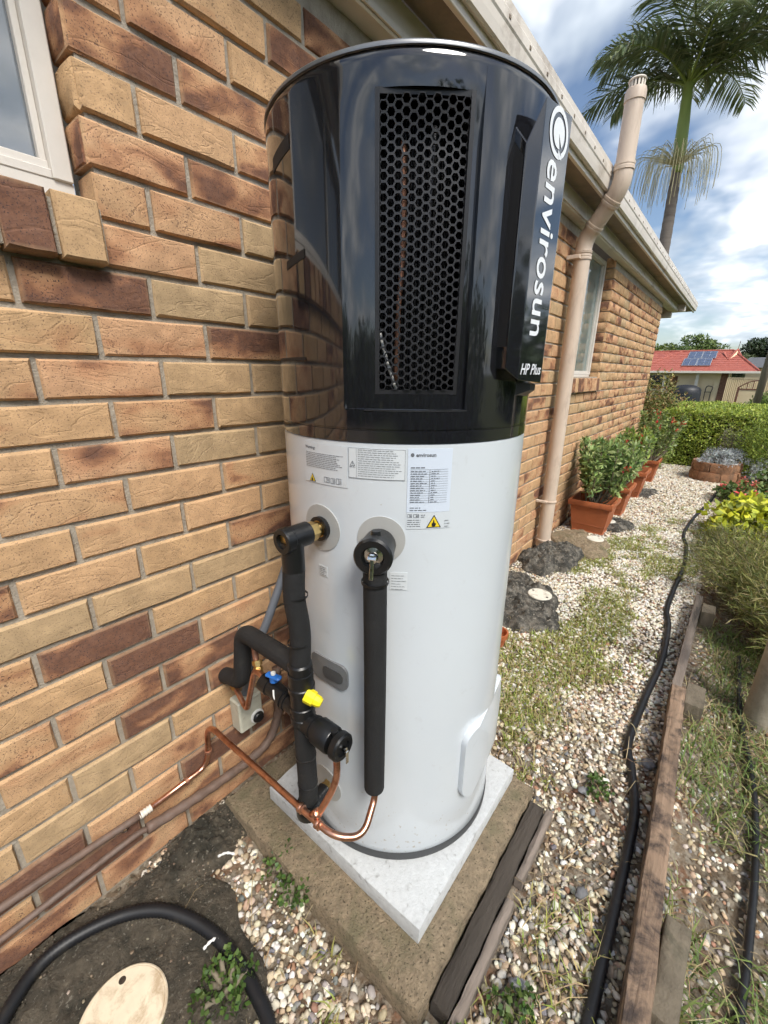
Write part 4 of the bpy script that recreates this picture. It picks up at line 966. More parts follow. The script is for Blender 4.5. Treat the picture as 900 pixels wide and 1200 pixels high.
hose('drip_hose', [(2.3, -1.33, .0), (1.941, -1.335, -.012), (1.735, -1.346, -.012), (1.422, -1.376, -.012), (1.14, -1.377, -.012), (.894, -1.362, -.014), (.70, -1.345, -.02), (.5, -1.33, -.03)], .0095, 'thin black hose in the grass right of the timber edging', sub=20, amp=.0004)

# ---------------------------------------------------------------- timber edging with pegs
def plank(name, x0, x1, yl0, yl1, wdt, z0, z1, mat, label, seed, nx=40):
    m_ = uneven_box(0, x1-x0, -wdt, 0, z0, z1, nx, 4, .0018, .003, seed, .004)
    m_.v = [(x0+x, yl0+(yl1-yl0)*x/(x1-x0)+y, z+.002*math.sin(x*9+seed)) for x, y, z in m_.v]
    return tag(m_.build(name, mat, None, 40), label, 'timber')
plank('timber_edging', .10, 1.700, -1.142, -1.087, .050, -.04, .100, 'timber_brown', 'weathered orange brown timber edging plank nearest the camera', 31)
plank('timber_edging', 1.704, 2.735, -1.086, -1.104, .036, -.04, .094, 'timber_grey', 'greyed timber edging plank running under the wispy shrub', 33, 26)
def peg(x0, x1, y0, y1, ztop, slope, label, seed):
    m_ = uneven_box(x0, x1, y0, y1, -.06, 0, 7, 6, .002, .003, seed, .004)
    m_.v = [(x, y, z if z < -.03 else z+ztop+slope*(x-x0)) for x, y, z in m_.v]
    return tag(m_.build('timber_peg', 'peg_timber', None, 40), label, 'timber', 'pegs behind the timber edging')
peg(.545, .745, -1.232, -1.180, .035, .22, 'short slanted timber peg against the near end of the edging', 41)
peg(1.645, 1.795, -1.206, -1.140, .072, .03, 'squat grey timber peg at the joint between the two edging planks', 42)
peg(2.50, 2.62, -1.205, -1.142, .100, -.02, 'timber peg behind the greyed plank beside the wispy shrub', 43)
pc = MB().profile((1.855, -1.405, -.12), (1.855, -1.405, 1.25), [(0, .060), (.10, .060), (.30, .058), (1.30, .056), (1.37, .050)], 32).build('garden_post', 'post_concrete', None, 40)
tag(pc, 'stout round grey post at the right edge of the picture', 'post')

# ---------------------------------------------------------------- vent pipe with offset bends
vp = thing('vent_pipe', 'pinkish cream vent pipe rising up the wall and past the gutter', 'pipe', (3.0, -.085, 0))
LY, UY, VX, UX = -.080, -.268, 3.005, 2.93
MB().tube([(VX, LY, .02), (VX, LY, 1.0), (VX, LY, 2.10)], .0500, 30, smooth=False).build('lower_pipe', 'vent_pipe_paint', vp, 40)
off = bend([(VX, LY, 2.06), (VX, LY, 2.175), (UX, UY, 2.405), (UX, UY, 2.53)], .085, 10)
MB().tube(off, .0512, 30, smooth=False).build('offset_bend', 'vent_pipe_paint', vp, 40)
MB().tube([(UX, UY, 2.50), (UX, UY, 2.70), (UX, UY, 2.845)], .0500, 30, smooth=False).build('upper_pipe', 'vent_pipe_paint', vp, 40)
def collar(p, d, L=.03):
    p, d = Vector(p), Vector(d).normalized()
    MB().profile(p-d*L/2, p+d, [(0, .0515), (.001, .0560), (L*.4, .0565), (L*.45, .0545), (L*.6, .0545), (L*.65, .0565), (L-.001, .0560), (L, .0515)], 30).build('collar', 'vent_pipe_paint', vp, 35)
dd = Vector((UX-VX, UY-LY, .23)).normalized()
collar((VX, LY, 2.075), (0, 0, 1)); collar((VX, LY, 2.105), (0, 0, 1), .016); collar(Vector((VX, LY, 2.175))+dd*.085, dd); collar(Vector((UX, UY, 2.405))-dd*.080, dd, .04); collar((UX, UY, 2.50), (0, 0, 1), .04)
collar((VX, LY, .10), (0, 0, 1), .018); collar((VX, LY, .42), (0, 0, 1), .012)
MB().profile((UX, UY, 2.800), (UX, UY, 3.0), [(0, .0505), (.002, .0545), (.045, .0545), (.058, .0505)], 30).build('cap_socket', 'vent_pipe_paint', vp, 35)
for i in range(14):
    a = 2*math.pi*i/14; MB().box((UX+.038*math.cos(a), UY+.038*math.sin(a), 2.873), (.010, .006, .044), Matrix.Rotation(a+math.pi/2, 3, 'Z')).build('cap_slat', 'vent_cap_white', vp)
MB().profile((UX, UY, 2.893), (UX, UY, 3.1), [(0, .045), (.004, .047), (.012, .040), (.016, .02)], 24).build('cap_top', 'vent_cap_white', vp, 40)
MB().cyl((UX, UY, 2.855), (UX, UY, 2.892), .030, n=16).build('cap_core', 'pit_black', vp)
MB().bx(VX-.075, VX-.048, -.085, -.003, .415, .432, .002).build('bracket', 'vent_pipe_paint', vp)
MB().bx(VX-.080, VX-.048, -.085, -.003, 2.062, 2.085, .002).build('bracket', 'vent_pipe_paint', vp)

# ---------------------------------------------------------------- leaves, blades and stones (numpy)
def unit(a): return a/np.maximum(np.linalg.norm(a, axis=1, keepdims=True), 1e-9)
def leaf_geo(C_, D_, L_, W_, fold=.18, seed=0, curl=.15, face=None):
    """Folded pointed leaves: base C, direction D, length L, width W."""
    q = np.random.default_rng(seed); n = len(C_); D_ = unit(D_); L_ = np.broadcast_to(L_, n)[:, None]; W_ = np.broadcast_to(W_, n)[:, None]
    s_ = unit(np.cross(D_, q.normal(size=(n, 3))*(.55 if face is not None else 1)+(face if face is not None else np.array([0, 0, 1.2])))); nn = np.cross(s_, D_)
    mid = C_+D_*L_*.5; v = np.stack([C_, mid+s_*W_/2-nn*W_*fold, C_+D_*L_-nn*L_*curl, mid-s_*W_/2-nn*W_*fold, mid+nn*0], 1)
    f = np.array([[0, 4, 1], [1, 4, 2], [2, 4, 3], [3, 4, 0]])
    return v.reshape(-1, 3), (np.arange(n)[:, None, None]*5+f).reshape(-1, 3), 5
def quad_leaf(C_, D_, L_, W_, seed=0, face=None):
    q = np.random.default_rng(seed); n = len(C_); D_ = unit(D_); L_ = np.broadcast_to(L_, n)[:, None]; W_ = np.broadcast_to(W_, n)[:, None]
    s_ = unit(np.cross(D_, q.normal(size=(n, 3))*(.55 if face is not None else 1)+(face if face is not None else 0))); mid = C_+D_*L_*.45
    v = np.stack([C_, mid+s_*W_/2, C_+D_*L_, mid-s_*W_/2], 1)
    return v.reshape(-1, 3), (np.arange(n)[:, None]*4+np.arange(4)).reshape(-1, 4), 4
def blade_geo(C_, D_, H_, W_, lean):
    n = len(C_); D_ = unit(D_); s_ = np.stack([-D_[:, 1], D_[:, 0], 0*D_[:, 0]], 1); H_ = H_[:, None]; W_ = W_[:, None]; lean = lean[:, None]; up_ = np.array([0, 0, 1.])
    m1 = C_+up_*H_*.55+D_*H_*lean*.35; tp = C_+up_*H_*(1-lean*.35)+D_*H_*lean
    v = np.stack([C_-s_*W_/2, C_+s_*W_/2, m1+s_*W_*.38, m1-s_*W_*.38, tp], 1)
    f = np.array([[0, 1, 2], [0, 2, 3], [3, 2, 4]])
    return v.reshape(-1, 3), (np.arange(n)[:, None, None]*5+f).reshape(-1, 3), 5
def tints(n, cols, jit=.2, seed=0, w_=None):
    q = np.random.default_rng(seed); c_ = np.array(cols)[q.choice(len(cols), n, p=w_)]
    return np.clip(c_*1.22*(1+q.uniform(-jit, jit, (n, 1)))*(1+q.uniform(-.06, .06, (n, 3))), 0, .8)
def leaves(name, parent, C_, D_, L_, W_, cols, mat='leaf', seed=0, jit=.25, quad=False, w_=None, tint=None, **kw):
    v, f, k = (quad_leaf(C_, D_, L_, W_, seed, kw.get('face')) if quad else leaf_geo(C_, D_, L_, W_, seed=seed, **kw))
    tt = np.repeat(tint if tint is not None else tints(len(C_), cols, jit, seed+1, w_), k, 0)
    return link_mesh(name, v, f, mat, parent, False, tint=tt)
def ball(q, n, shell=.55):
    d = unit(q.normal(size=(n, 3))); return d*(q.uniform(shell**3, 1, (n, 1))**(1/3)), d
def blocked(x, y):
    """Where stones and grass do not lie."""
    b_ = (x > .205) & (x < .90) & (y > -.80) & (y < -.03) | (x > .245) & (x < .885) & (y > -.872) & (y <= -.79)
    b_ |= y > -.012
    for cx, cy, rx, ry in ((-.30, -.17, .37, .27), (2.08, -.245, .34, .24), (2.86, -.2, .29, .20), (3.32, -.27, .25, .23), (4.02, -.36, .20, .14), (.13, -.07, .13, .10)):
        b_ |= ((x-cx)/rx)**2+((y-cy)/ry)**2 < .72
    for cx in (3.79, 4.50, 5.33, 6.32): b_ |= (abs(x-cx) < .13) & (abs(y+.24) < .13)
    edge = np.where(x < 1.7, -1.142+.055*(x-.1)/1.6, -1.086-.018*(x-1.7))
    b_ |= (x > .08) & (x < 2.75) & (y < edge) & (y > edge-.055)
    return b_
ico = None
def ico_base(sub):
    t_ = (1+5**.5)/2; v = [(-1, t_, 0), (1, t_, 0), (-1, -t_, 0), (1, -t_, 0), (0, -1, t_), (0, 1, t_), (0, -1, -t_), (0, 1, -t_), (t_, 0, -1), (t_, 0, 1), (-t_, 0, -1), (-t_, 0, 1)]
    f = [(0, 11, 5), (0, 5, 1), (0, 1, 7), (0, 7, 10), (0, 10, 11), (1, 5, 9), (5, 11, 4), (11, 10, 2), (10, 7, 6), (7, 1, 8), (3, 9, 4), (3, 4, 2), (3, 2, 6), (3, 6, 8), (3, 8, 9), (4, 9, 5), (2, 4, 11), (6, 2, 10), (8, 6, 7), (9, 8, 1)]
    v = [Vector(p).normalized() for p in v]
    for _ in range(sub):
        c_ = {}; g_ = []
        def md(a, b2):
            k = (min(a, b2), max(a, b2))
            if k not in c_: c_[k] = len(v); v.append(((v[a]+v[b2])/2).normalized())
            return c_[k]
        for a, b2, c2 in f: x, y, z = md(a, b2), md(b2, c2), md(c2, a); g_ += [(a, x, z), (b2, y, x), (c2, z, y), (x, y, z)]
        f = g_
    return np.array(v), np.array(f)
def pebbles(name, x, y, size, cols, w_, sub, seed, label, sink=.25, lift=0.):
    q = np.random.default_rng(seed); bv_, bf_ = ico_base(sub); n = len(x)
    shapes = []
    for k in range(10):
        s_ = bv_*(1+q.uniform(-.28, .28, (len(bv_), 1)))
        s_ = s_*np.array([q.uniform(.9, 1.25), q.uniform(.75, 1.0), q.uniform(.45, .72)]); shapes.append(s_)
    shapes = np.array(shapes)[q.integers(0, 10, n)]
    a = q.uniform(0, 2*math.pi, n); ca, sa = np.cos(a), np.sin(a); tl = q.normal(0, .28, (n, 2))
    X = shapes[:, :, 0]*ca[:, None]-shapes[:, :, 1]*sa[:, None]; Y = shapes[:, :, 0]*sa[:, None]+shapes[:, :, 1]*ca[:, None]; Z = shapes[:, :, 2]+X*tl[:, :1]+Y*tl[:, 1:]
    P = np.stack([X, Y, Z], -1)*(size[:, None, None]/2)
    zz_ = ground_h(x, y)+size*.5*.55*(1-sink)+lift*q.uniform(0, 1, n)
    P += np.stack([x, y, zz_], -1)[:, None, :]
    tt = np.repeat(tints(n, cols, .2, seed+2, w_), len(bv_), 0)
    o = link_mesh(name, P.reshape(-1, 3), (np.arange(n)[:, None, None]*len(bv_)+bf_).reshape(-1, 3), 'pebble', None, False, tint=tt)
    o['kind'] = 'stuff'; o['label'] = label; return o
# white, cream, tan, grey, slate, rust
PC = [(.56, .52, .43), (.47, .40, .29), (.35, .265, .18), (.26, .24, .21), (.14, .14, .145), (.28, .155, .10), (.62, .60, .54)]
def scatter(n, x0, x1, y0, y1, seed):
    q = np.random.default_rng(seed); x, y = q.uniform(x0, x1, n), q.uniform(y0, y1, n); k = ~blocked(x, y); return x[k], y[k]
def green(x, y):      # where grass has grown through the stones
    g_ = fbm(x*2.1+3, y*3.0, 21, 3)
    g_ = g_+.11*np.exp(-((y+.70)/.24)**2)*np.clip((x-.9)/.4, 0, 1)+(fbm(x*11, y*11, 31, 3)-.5)*.48+.17*np.exp(-((x-1.75)/.75)**2-((y+.72)/.26)**2)+.10*np.exp(-((x-.35)/.25)**2-((y+.93)/.10)**2)-.05+.08*np.exp(-((x-3.0)/.8)**2-((y+.75)/.2)**2)
    return g_
def grow(name, n, x0, x1, y0, y1, seed, hmin, hmax, cols, label, thr=.55, soft=.10, wid=.0032, lean=(.3, 1.1), mask=green, mat='leaf'):
    x, y = scatter(n, x0, x1, y0, y1, seed); q = np.random.default_rng(seed+1)
    k = q.uniform(0, 1, len(x)) < np.clip((mask(x, y)-thr)/soft, 0, 1); x, y = x[k], y[k]; m_ = len(x)
    C_ = np.stack([x, y, ground_h(x, y)], 1); a = q.uniform(0, 2*math.pi, m_); D_ = np.stack([np.cos(a), np.sin(a), 0*a], 1)
    v, f, kk = blade_geo(C_, D_, q.uniform(hmin, hmax, m_), wid*q.uniform(.6, 1.5, m_), q.uniform(*lean, m_))
    o = link_mesh(name, v, f, mat, None, False, tint=np.repeat(tints(m_, cols, .3, seed+2), kk, 0)); o['kind'] = 'stuff'; o['label'] = label; return o
def thin(x, y, q, lo=.35, hi=1.): return q.uniform(0, 1, len(x)) < np.clip(lo+(fbm(x*5+7, y*5, 57, 3)-.36)*3.2, lo, hi)      # bare patches of soil
x, y = scatter(23000, -.9, 1.5, -1.12, -.012, 101); q = np.random.default_rng(5); k = thin(x, y, q, .5)
x, y = x[k], y[k]
pebbles('gravel', x, y, .006+.015*q.uniform(0, 1, len(x))**1.8, PC, [.22, .27, .18, .14, .06, .04, .09], 1, 60, 'beige and grey gravel at the foot of the heater', lift=.005)
x, y = scatter(40000, 1.4, 4.2, -1.12, -.012, 102); q = np.random.default_rng(6); k = q.uniform(0, 1, len(x)) < np.clip(1.0-(green(x, y)-.50)*3.0, .45, .97); k &= thin(x, y, q, .45); x, y = x[k], y[k]
k = q.uniform(0, 1, len(x)) < np.clip((x-1.4)/1.2+.25, 0, 1)*np.clip((-.25-y)/.25+.45, .35, 1)
pebbles('gravel', x[k], y[k], .008+.015*q.uniform(0, 1, k.sum())**1.4, PC, [.38, .15, .05, .05, .02, .02, .33], 0, 61, 'pale gravel covering the path beyond the heater', lift=.005)
pebbles('gravel', x[~k], y[~k], .007+.014*q.uniform(0, 1, (~k).sum())**1.4, PC, [.14, .28, .30, .12, .05, .07, .04], 0, 64, 'brownish gravel mixed into the path behind the tank', lift=.003)
x, y = scatter(30000, 4.1, 8.6, -1.25, -.012, 103); q = np.random.default_rng(7)
pebbles('gravel', x, y, q.uniform(.010, .026, len(x)), PC, [.34, .26, .12, .05, .02, .03, .18], 0, 62, 'pale gravel at the far end of the path', lift=.006)
x, y = scatter(5200, .0, 2.4, -1.9, -1.15, 104); q = np.random.default_rng(8)
pebbles('gravel', x, y, q.uniform(.007, .020, len(x)), PC, [.12, .2, .26, .26, .06, .06, .04], 0, 63, 'scattered stones among grass right of the timber edging', sink=.6)
GC = [(.19, .25, .05), (.25, .30, .065), (.31, .33, .09), (.33, .30, .12), (.36, .30, .15)]
grow('grass', 36000, .9, 4.6, -1.08, -.35, 110, .012, .045, GC, 'short grass growing through the gravel path', thr=.525, soft=.15, wid=.0042)
grow('grass', 5000, -.5, 1.2, -1.08, -.3, 111, .02, .07, GC, 'sparse grass between stones round the slab', thr=.57, soft=.10, wid=.0038)
grow('grass', 12000, .0, 2.6, -1.9, -1.16, 112, .02, .085, [(.10, .155, .038), (.14, .20, .05), (.19, .22, .075), (.27, .23, .11)], 'longer grass right of the timber edging', thr=.30, soft=.25, wid=.0040, lean=(.4, 1.6))
def straw(x, y): return fbm(x*3+9, y*3, 44, 3)
grow('dry_straw', 2600, -.3, 2.4, -1.7, -.1, 113, .02, .10, [(.34, .27, .15), (.27, .20, .11), (.20, .13, .07)], 'dry grass stalks lying over the stones', thr=.42, soft=.2, wid=.0022, lean=(1.6, 3.0), mask=straw, mat='dry_stalk')

# low green ground cover and leaf litter between the stones
x, y = scatter(60000, .9, 5.2, -1.08, -.2, 120); q = np.random.default_rng(121); k = q.uniform(0, 1, len(x)) < np.clip((green(x, y)-.54)/.16, 0, .5); x, y = x[k], y[k]; n = len(x)
a = q.uniform(0, 2*math.pi, n); o = leaves('ground_cover', None, np.stack([x, y, ground_h(x, y)+q.uniform(.002, .016, n)], 1), np.stack([np.cos(a), np.sin(a), q.uniform(-.1, .9, n)], 1), q.uniform(.006, .014, n), q.uniform(.004, .008, n), [(.20, .26, .05), (.27, .31, .065), (.32, .33, .09), (.15, .20, .045)], 'leaf', 122, .3, quad=True); o['kind'] = 'stuff'; o['label'] = 'tiny creeping weeds between the path stones'
x, y = scatter(9000, -.6, 6.0, -1.9, -.05, 123); q = np.random.default_rng(124); n = len(x); a = q.uniform(0, 2*math.pi, n)
o = leaves('leaf_litter', None, np.stack([x, y, ground_h(x, y)+q.uniform(.006, .020, n)], 1), np.stack([np.cos(a), np.sin(a), q.normal(0, .25, n)], 1), q.uniform(.008, .028, n), q.uniform(.003, .010, n), [(.20, .12, .06), (.30, .20, .10), (.13, .075, .04), (.36, .27, .15)], 'dry_stalk', 125, .3, quad=True); o['kind'] = 'stuff'; o['label'] = 'brown leaf litter and bark bits over the stones'

q = np.random.default_rng(140); bv_, bf_ = ico_base(2)
for x, y, s_, lab_ in ((.415, -.94, .045, 'flat grey stone beside the brown batten'), (1.02, -.92, .035, 'small grey stone off the far corner of the slab'), (.70, -1.0, .04, 'grey stone between the blackened sleeper and the long hose'), (1.28, -1.075, .05, 'largest grey stone, between the long hose and the timber edging'), (.08, -.66, .03, 'grey stone in the gravel in front of the slab corner')):
    sh = bv_*(1+q.uniform(-.16, .16, (len(bv_), 1)))*np.array([1, q.uniform(.6, .9), q.uniform(.3, .5)])*s_/2; a = q.uniform(0, 6.3)
    sh = np.stack([sh[:, 0]*math.cos(a)-sh[:, 1]*math.sin(a)+x, sh[:, 0]*math.sin(a)+sh[:, 1]*math.cos(a)+y, sh[:, 2]+.012], 1)
    tag(link_mesh('stone', sh, bf_, 'pebble', None, True, tint=np.tile(q.choice([.14, .2, .28])*np.array([1, 1., 1.04]), (len(bv_), 1))), lab_, 'stone', 'larger grey stones in the gravel')

# crumbs of earth and grit on the apron and the heap
q = np.random.default_rng(150); n = 2600; a = q.uniform(0, 2*math.pi, n); r_ = np.sqrt(q.uniform(0, 1, n)); x = -.28+.40*r_*np.cos(a); y = -.18+.26*r_*np.sin(a); k = (np.hypot(x+.183, y+.295) > .095) & (y < -.012)
x2, y2 = q.uniform(0, .22, 900), q.uniform(-.17, -.012, 900); x, y = np.concatenate([x[k], x2]), np.concatenate([y[k], y2])
pebbles('grit', x, y, .0025+.007*q.uniform(0, 1, len(x))**3, [(.10, .08, .055), (.06, .05, .035), (.17, .13, .09), (.26, .22, .17)], [.35, .4, .17, .08], 0, 151, 'earth crumbs and grit on the concrete apron', sink=.1, lift=.030)

grow('lawn', 14000, -1.2, 4.0, -4.2, -1.85, 160, .03, .09, [(.10, .155, .038), (.14, .20, .05), (.19, .22, .075)], 'rough lawn beyond the garden bed', thr=.2, soft=.3, wid=.007, lean=(.4, 1.4), mask=straw)

# ---------------------------------------------------------------- planters against the wall with thorny red-flowered plants
def planter(cx, cy, top, base, h, label, rotz=0.):
    t_ = thing('planter', label, 'planter', (cx, cy, 0), 'terracotta planters along the wall'); t_.rotation_euler = (0, 0, 0)
    def ring(k, z): return [(cx+sx*k/2*math.cos(rotz)-sy*k/2*math.sin(rotz), cy+sx*k/2*math.sin(rotz)+sy*k/2*math.cos(rotz), z) for sx, sy in ((-1, -1), (-.94, -1.0), (.94, -1.0), (1, -1), (1, -.94), (1, .94), (1, 1), (.94, 1), (-.94, 1), (-1, 1), (-1, .94), (-1, -.94))]
    def at(f_): return base+(top*.93-base)*f_
    m_ = MB(); m_.rings([ring(base*1.03, .004), ring(base*1.03, .018), ring(base, .02), ring(at(.25), h*.25), ring(at(.25)+.004, h*.255), ring(at(.28)+.004, h*.275), ring(at(.30), h*.28), ring(at(.82), h*.82), ring(at(.82)-.012, h*.82), ring(at(.6)-.02, h*.6)], True, False); bdy = m_.build('pot_body', 'terracotta', t_, 35)
    MB().rings([ring(at(.84), h*.825), ring(top*.985, h*.84), ring(top, h*.86), ring(top, h*.97), ring(top*.985, h), ring(top*.90, h), ring(top*.885, h*.97), ring(at(.8)-.01, h*.8)], False, False).build('rim', 'terracotta', t_, 35)
    MB().rings([ring(at(.72)-.022, h*.70), ring(at(.75)-.022, h*.74)], False, True).build('soil', 'potting_soil', t_)
    return t_
def thorn_plant(cx, cy, z0, rad, hgt, nst, label, seed, cols, flowers=6, leafL=.062, dead=False):
    q = np.random.default_rng(seed); t_ = thing('thorn_plant', label, 'plant', (cx, cy, z0), 'red flowered plants in the planters')
    st = MB(); tips = []
    for i in range(nst):
        a = q.uniform(0, 2*math.pi); ro = rad*q.uniform(.25, 1.)*(.75 if math.sin(a) > .3 else 1); hh = hgt*q.uniform(.62, 1.); b0_ = Vector((cx+q.uniform(-.05, .05), cy+q.uniform(-.05, .05), z0))
        e_ = Vector((cx+ro*math.cos(a), min(-.06, cy+ro*math.sin(a)), z0+hh)); mid = b0_.lerp(e_, .45)+Vector((ro*.25*math.cos(a), ro*.25*math.sin(a), -.02*hgt))
        pts = spline([b0_, mid, e_], 5); st.tube(pts, .006, 6, smooth=False, rfun=lambda L, k: .0085*(1-.055*k)); tips += [(pts[k], (pts[min(k+1, len(pts)-1)]-pts[k-1]).normalized(), k/(len(pts)-1)) for k in range(5, len(pts))]
    st.build('stems', 'stem_wood', t_, True)
    C_, D_ = [], []
    for p, d, f_ in tips:
        for _ in range(int(5+14*f_**2)):
            a = q.normal(size=3); a = unit((a+np.array(d)*.7+np.array([0, 0, .35]))[None])[0]; C_.append(np.array(p)+q.normal(0, .010, 3)); D_.append(a)
    C_ = np.array(C_); D_ = np.array(D_); C_[:, 1] = np.minimum(C_[:, 1], -.035)
    leaves('foliage', t_, C_, D_, q.uniform(.7, 1.3, len(C_))*leafL, q.uniform(.7, 1.1, len(C_))*leafL*.40, cols, 'leaf_gloss', seed, .3)['kind'] = 'stuff'
    if flowers:
        idx = [i for i in range(len(tips)) if tips[i][2] > .9]; FC, FD = [], []
        for i in q.choice(idx, min(flowers, len(idx)), replace=False):
            p = np.array(tips[i][0])+np.array([-.01, -.01, .025])
            for _ in range(14): FC.append(p+q.normal(0, .012, 3)); FD.append(q.normal(size=3)+np.array([-.3, -.3, .5]))
        leaves('flowers', t_, np.array(FC), np.array(FD), .022, .020, [(.50, .035, .03), (.58, .08, .06), (.40, .03, .04)], 'leaf', seed+9, .2)['kind'] = 'stuff'
    return t_
EG = [(.16, .24, .08), (.22, .31, .10), (.29, .38, .14), (.10, .16, .06), (.36, .42, .19)]
planter(3.79, -.245, .36, .255, .30, 'nearest terracotta planter, holding the tall thorny plant', .0)
planter(4.50, -.25, .36, .255, .30, 'second terracotta planter from the vent pipe')
planter(5.33, -.26, .37, .255, .32, 'third terracotta planter from the vent pipe')
planter(6.32, -.27, .34, .24, .30, 'farthest terracotta planter near the corner of the house')
thorn_plant(3.79, -.235, .21, .33, .58, 32, 'tall thorny plant with bare lower stems in the nearest planter', 71, EG, 3)
thorn_plant(4.50, -.25, .21, .30, .52, 22, 'bushy green plant in the second planter', 72, EG, 3)
thorn_plant(5.33, -.26, .22, .32, .54, 18, 'yellowish green plant in the third planter', 73, [(.24, .34, .07), (.34, .41, .11), (.17, .26, .07)], 5)
thorn_plant(6.32, -.30, .21, .36, .66, 20, 'red flowering plant in the farthest planter', 74, [(.19, .26, .08), (.30, .35, .15), (.13, .19, .06)], 12)
sp_ = thing('small_pot', 'small terracotta pot half hidden behind the tank', 'pot', (1.60, -.335, 0))
MB().profile((1.60, -.335, .0), (1.60, -.335, 1), [(0, .035), (.06, .05), (.06, .055), (.085, .056), (.085, .047), (.05, .042)], 24).build('pot_body', 'terracotta', sp_, 35)

# ---------------------------------------------------------------- garden bed on the right
def needle_bush(name, label, cat, cx, cy, rx, ry, h, n, L_, W_, cols, seed, droop=.2, nst=60):
    q = np.random.default_rng(seed); t_ = thing(name, label, cat, (cx, cy, ground_h(cx, cy).item())); st = MB(); C_, D_ = [], []
    z0 = ground_h(cx, cy).item()
    for i in range(nst):
        a = q.uniform(0, 2*math.pi); k = q.uniform(.1, 1)**.6; e_ = Vector((cx+rx*k*math.cos(a), cy+ry*k*math.sin(a), z0+h*(1-.55*k**2)*q.uniform(.65, 1.05))); b0_ = Vector((cx+rx*.3*k*math.cos(a), cy+ry*.3*k*math.sin(a), z0))
        pts = spline([b0_, b0_.lerp(e_, .5)+Vector((0, 0, h*.10)), e_], 5); st.tube(pts, .003, 5, smooth=False, rfun=lambda L, kk: .0038*(1-.07*kk))
        for j in range(n//nst):
            f_ = q.uniform(.15, 1); p = b0_.lerp(e_, f_)+Vector((0, 0, h*.10*4*f_*(1-f_)))
            C_.append(np.array(p)+q.normal(0, .035, 3)); d = np.array((e_-b0_).normalized()); D_.append(d*.8+q.normal(0, .65, 3)+np.array([0, 0, -droop]))
    st.build('stems', 'stem_wood', t_, True); C_ = np.array(C_)
    leaves('foliage', t_, C_, np.array(D_), q.uniform(.6, 1.3, len(C_))*L_, W_, cols, 'leaf', seed, .35, quad=True)['kind'] = 'stuff'
    return t_
OL = [(.15, .175, .05), (.20, .215, .065), (.26, .25, .09), (.10, .13, .04), (.29, .25, .12)]
needle_bush('wispy_shrub', 'wispy olive shrub spilling over the far end of the timber edging', 'shrub', 3.10, -1.46, .66, .50, .46, 19000, .055, .0045, OL, 81, nst=110)
needle_bush('wispy_shrub', 'wispy olive shrub at the right edge behind the grey post', 'shrub', 2.42, -1.66, .52, .40, .60, 12000, .055, .0045, OL, 82, nst=80)
needle_bush('wispy_shrub', 'low feathery shrub beside the yellow leaved plant', 'shrub', 3.75, -1.28, .42, .32, .30, 7000, .05, .004, [(.14, .16, .05), (.20, .19, .08), (.10, .12, .04)], 83, nst=60)
def leafy(name, label, cat, cx, cy, rx, ry, h, n, L_, W_, cols, seed, mat='leaf', group=None, z0=None, clumps=26, flower=None, nfl=0, upb=.4, stem=True, yl=None):
    q = np.random.default_rng(seed); z0 = ground_h(cx, cy).item() if z0 is None else z0; t_ = thing(name, label, cat, (cx, cy, z0), group)
    cc, cd_ = ball(q, clumps, .35); cc = cc*np.array([rx, ry, h*.5])+np.array([cx, cy, z0+h*.52]); cr = np.array([rx, ry, h*.5])*q.uniform(.28, .5, (clumps, 1))
    ci = q.integers(0, clumps, n); p, d = ball(q, n, .6); C_ = cc[ci]+p*cr[ci]; C_[:, 2] = np.maximum(C_[:, 2], z0+.01)
    if yl is not None: C_[:, 1] = np.minimum(C_[:, 1], yl)
    D_ = d*.35+q.normal(0, .8, (n, 3))+np.array([0, 0, upb*.8]); fc_ = d*.8+np.array([0, 0, .7])
    br = q.uniform(.8, 1.2, clumps)[ci][:, None]; tt = np.clip(tints(n, cols, .25, seed+3)*br, 0, 1)
    leaves('foliage' if stem else 'crown', t_, C_, D_, q.uniform(.7, 1.25, n)*L_, q.uniform(.8, 1.2, n)*W_, cols, mat, seed, quad=L_ < .03 or n > 9000, tint=tt, face=fc_)['kind'] = 'stuff'
    if stem:
        st = MB()
        for i in range(min(12, clumps)): st.tube([(cx+q.uniform(-.1, .1)*rx, cy+q.uniform(-.1, .1)*ry, z0-.02), tuple(Vector((cx, cy, z0+h*.3)).lerp(Vector(cc[i]), .5)), tuple(cc[i])], .006, 6, 4)
        st.build('stems', 'stem_wood', t_, True)
    if flower:
        fi = q.choice(n, nfl, replace=False); top_ = C_[fi]; k = top_[:, 2] > z0+h*.45; top_ = top_[k]; FC = np.repeat(top_+np.array([-.01, 0, .03]), 12, 0)+q.normal(0, .016, (len(top_)*12, 3))
        leaves('flowers', t_, FC, q.normal(size=FC.shape)+np.array([-.4, .2, .5]), .026, .024, flower, 'leaf', seed+4, .25)['kind'] = 'stuff'
    return t_
YL = [(.48, .52, .035), (.56, .56, .05), (.38, .42, .04), (.26, .30, .05)]
leafy('coleus', 'lime yellow leaved plant beside the path', 'plant', 4.30, -1.38, .40, .32, .36, 1100, .075, .055, YL, 91)
leafy('coleus', 'lime yellow leaved plant at the right edge, nearer the camera', 'plant', 3.90, -1.66, .36, .30, .36, 900, .075, .055, YL, 92)
RD = [(.55, .05, .05), (.62, .12, .09), (.60, .20, .16)]
leafy('geranium', 'green plant with red flowers behind the lime yellow plant', 'plant', 5.0, -1.50, .40, .32, .32, 1500, .06, .05, [(.07, .13, .03), (.11, .17, .045)], 93, flower=RD, nfl=60)
leafy('geranium', 'salmon flowered plant beside the curved stone planter', 'plant', 5.75, -1.42, .38, .26, .28, 1300, .06, .05, [(.08, .13, .035), (.12, .17, .05)], 94, flower=[(.62, .22, .17), (.60, .12, .10)], nfl=70)
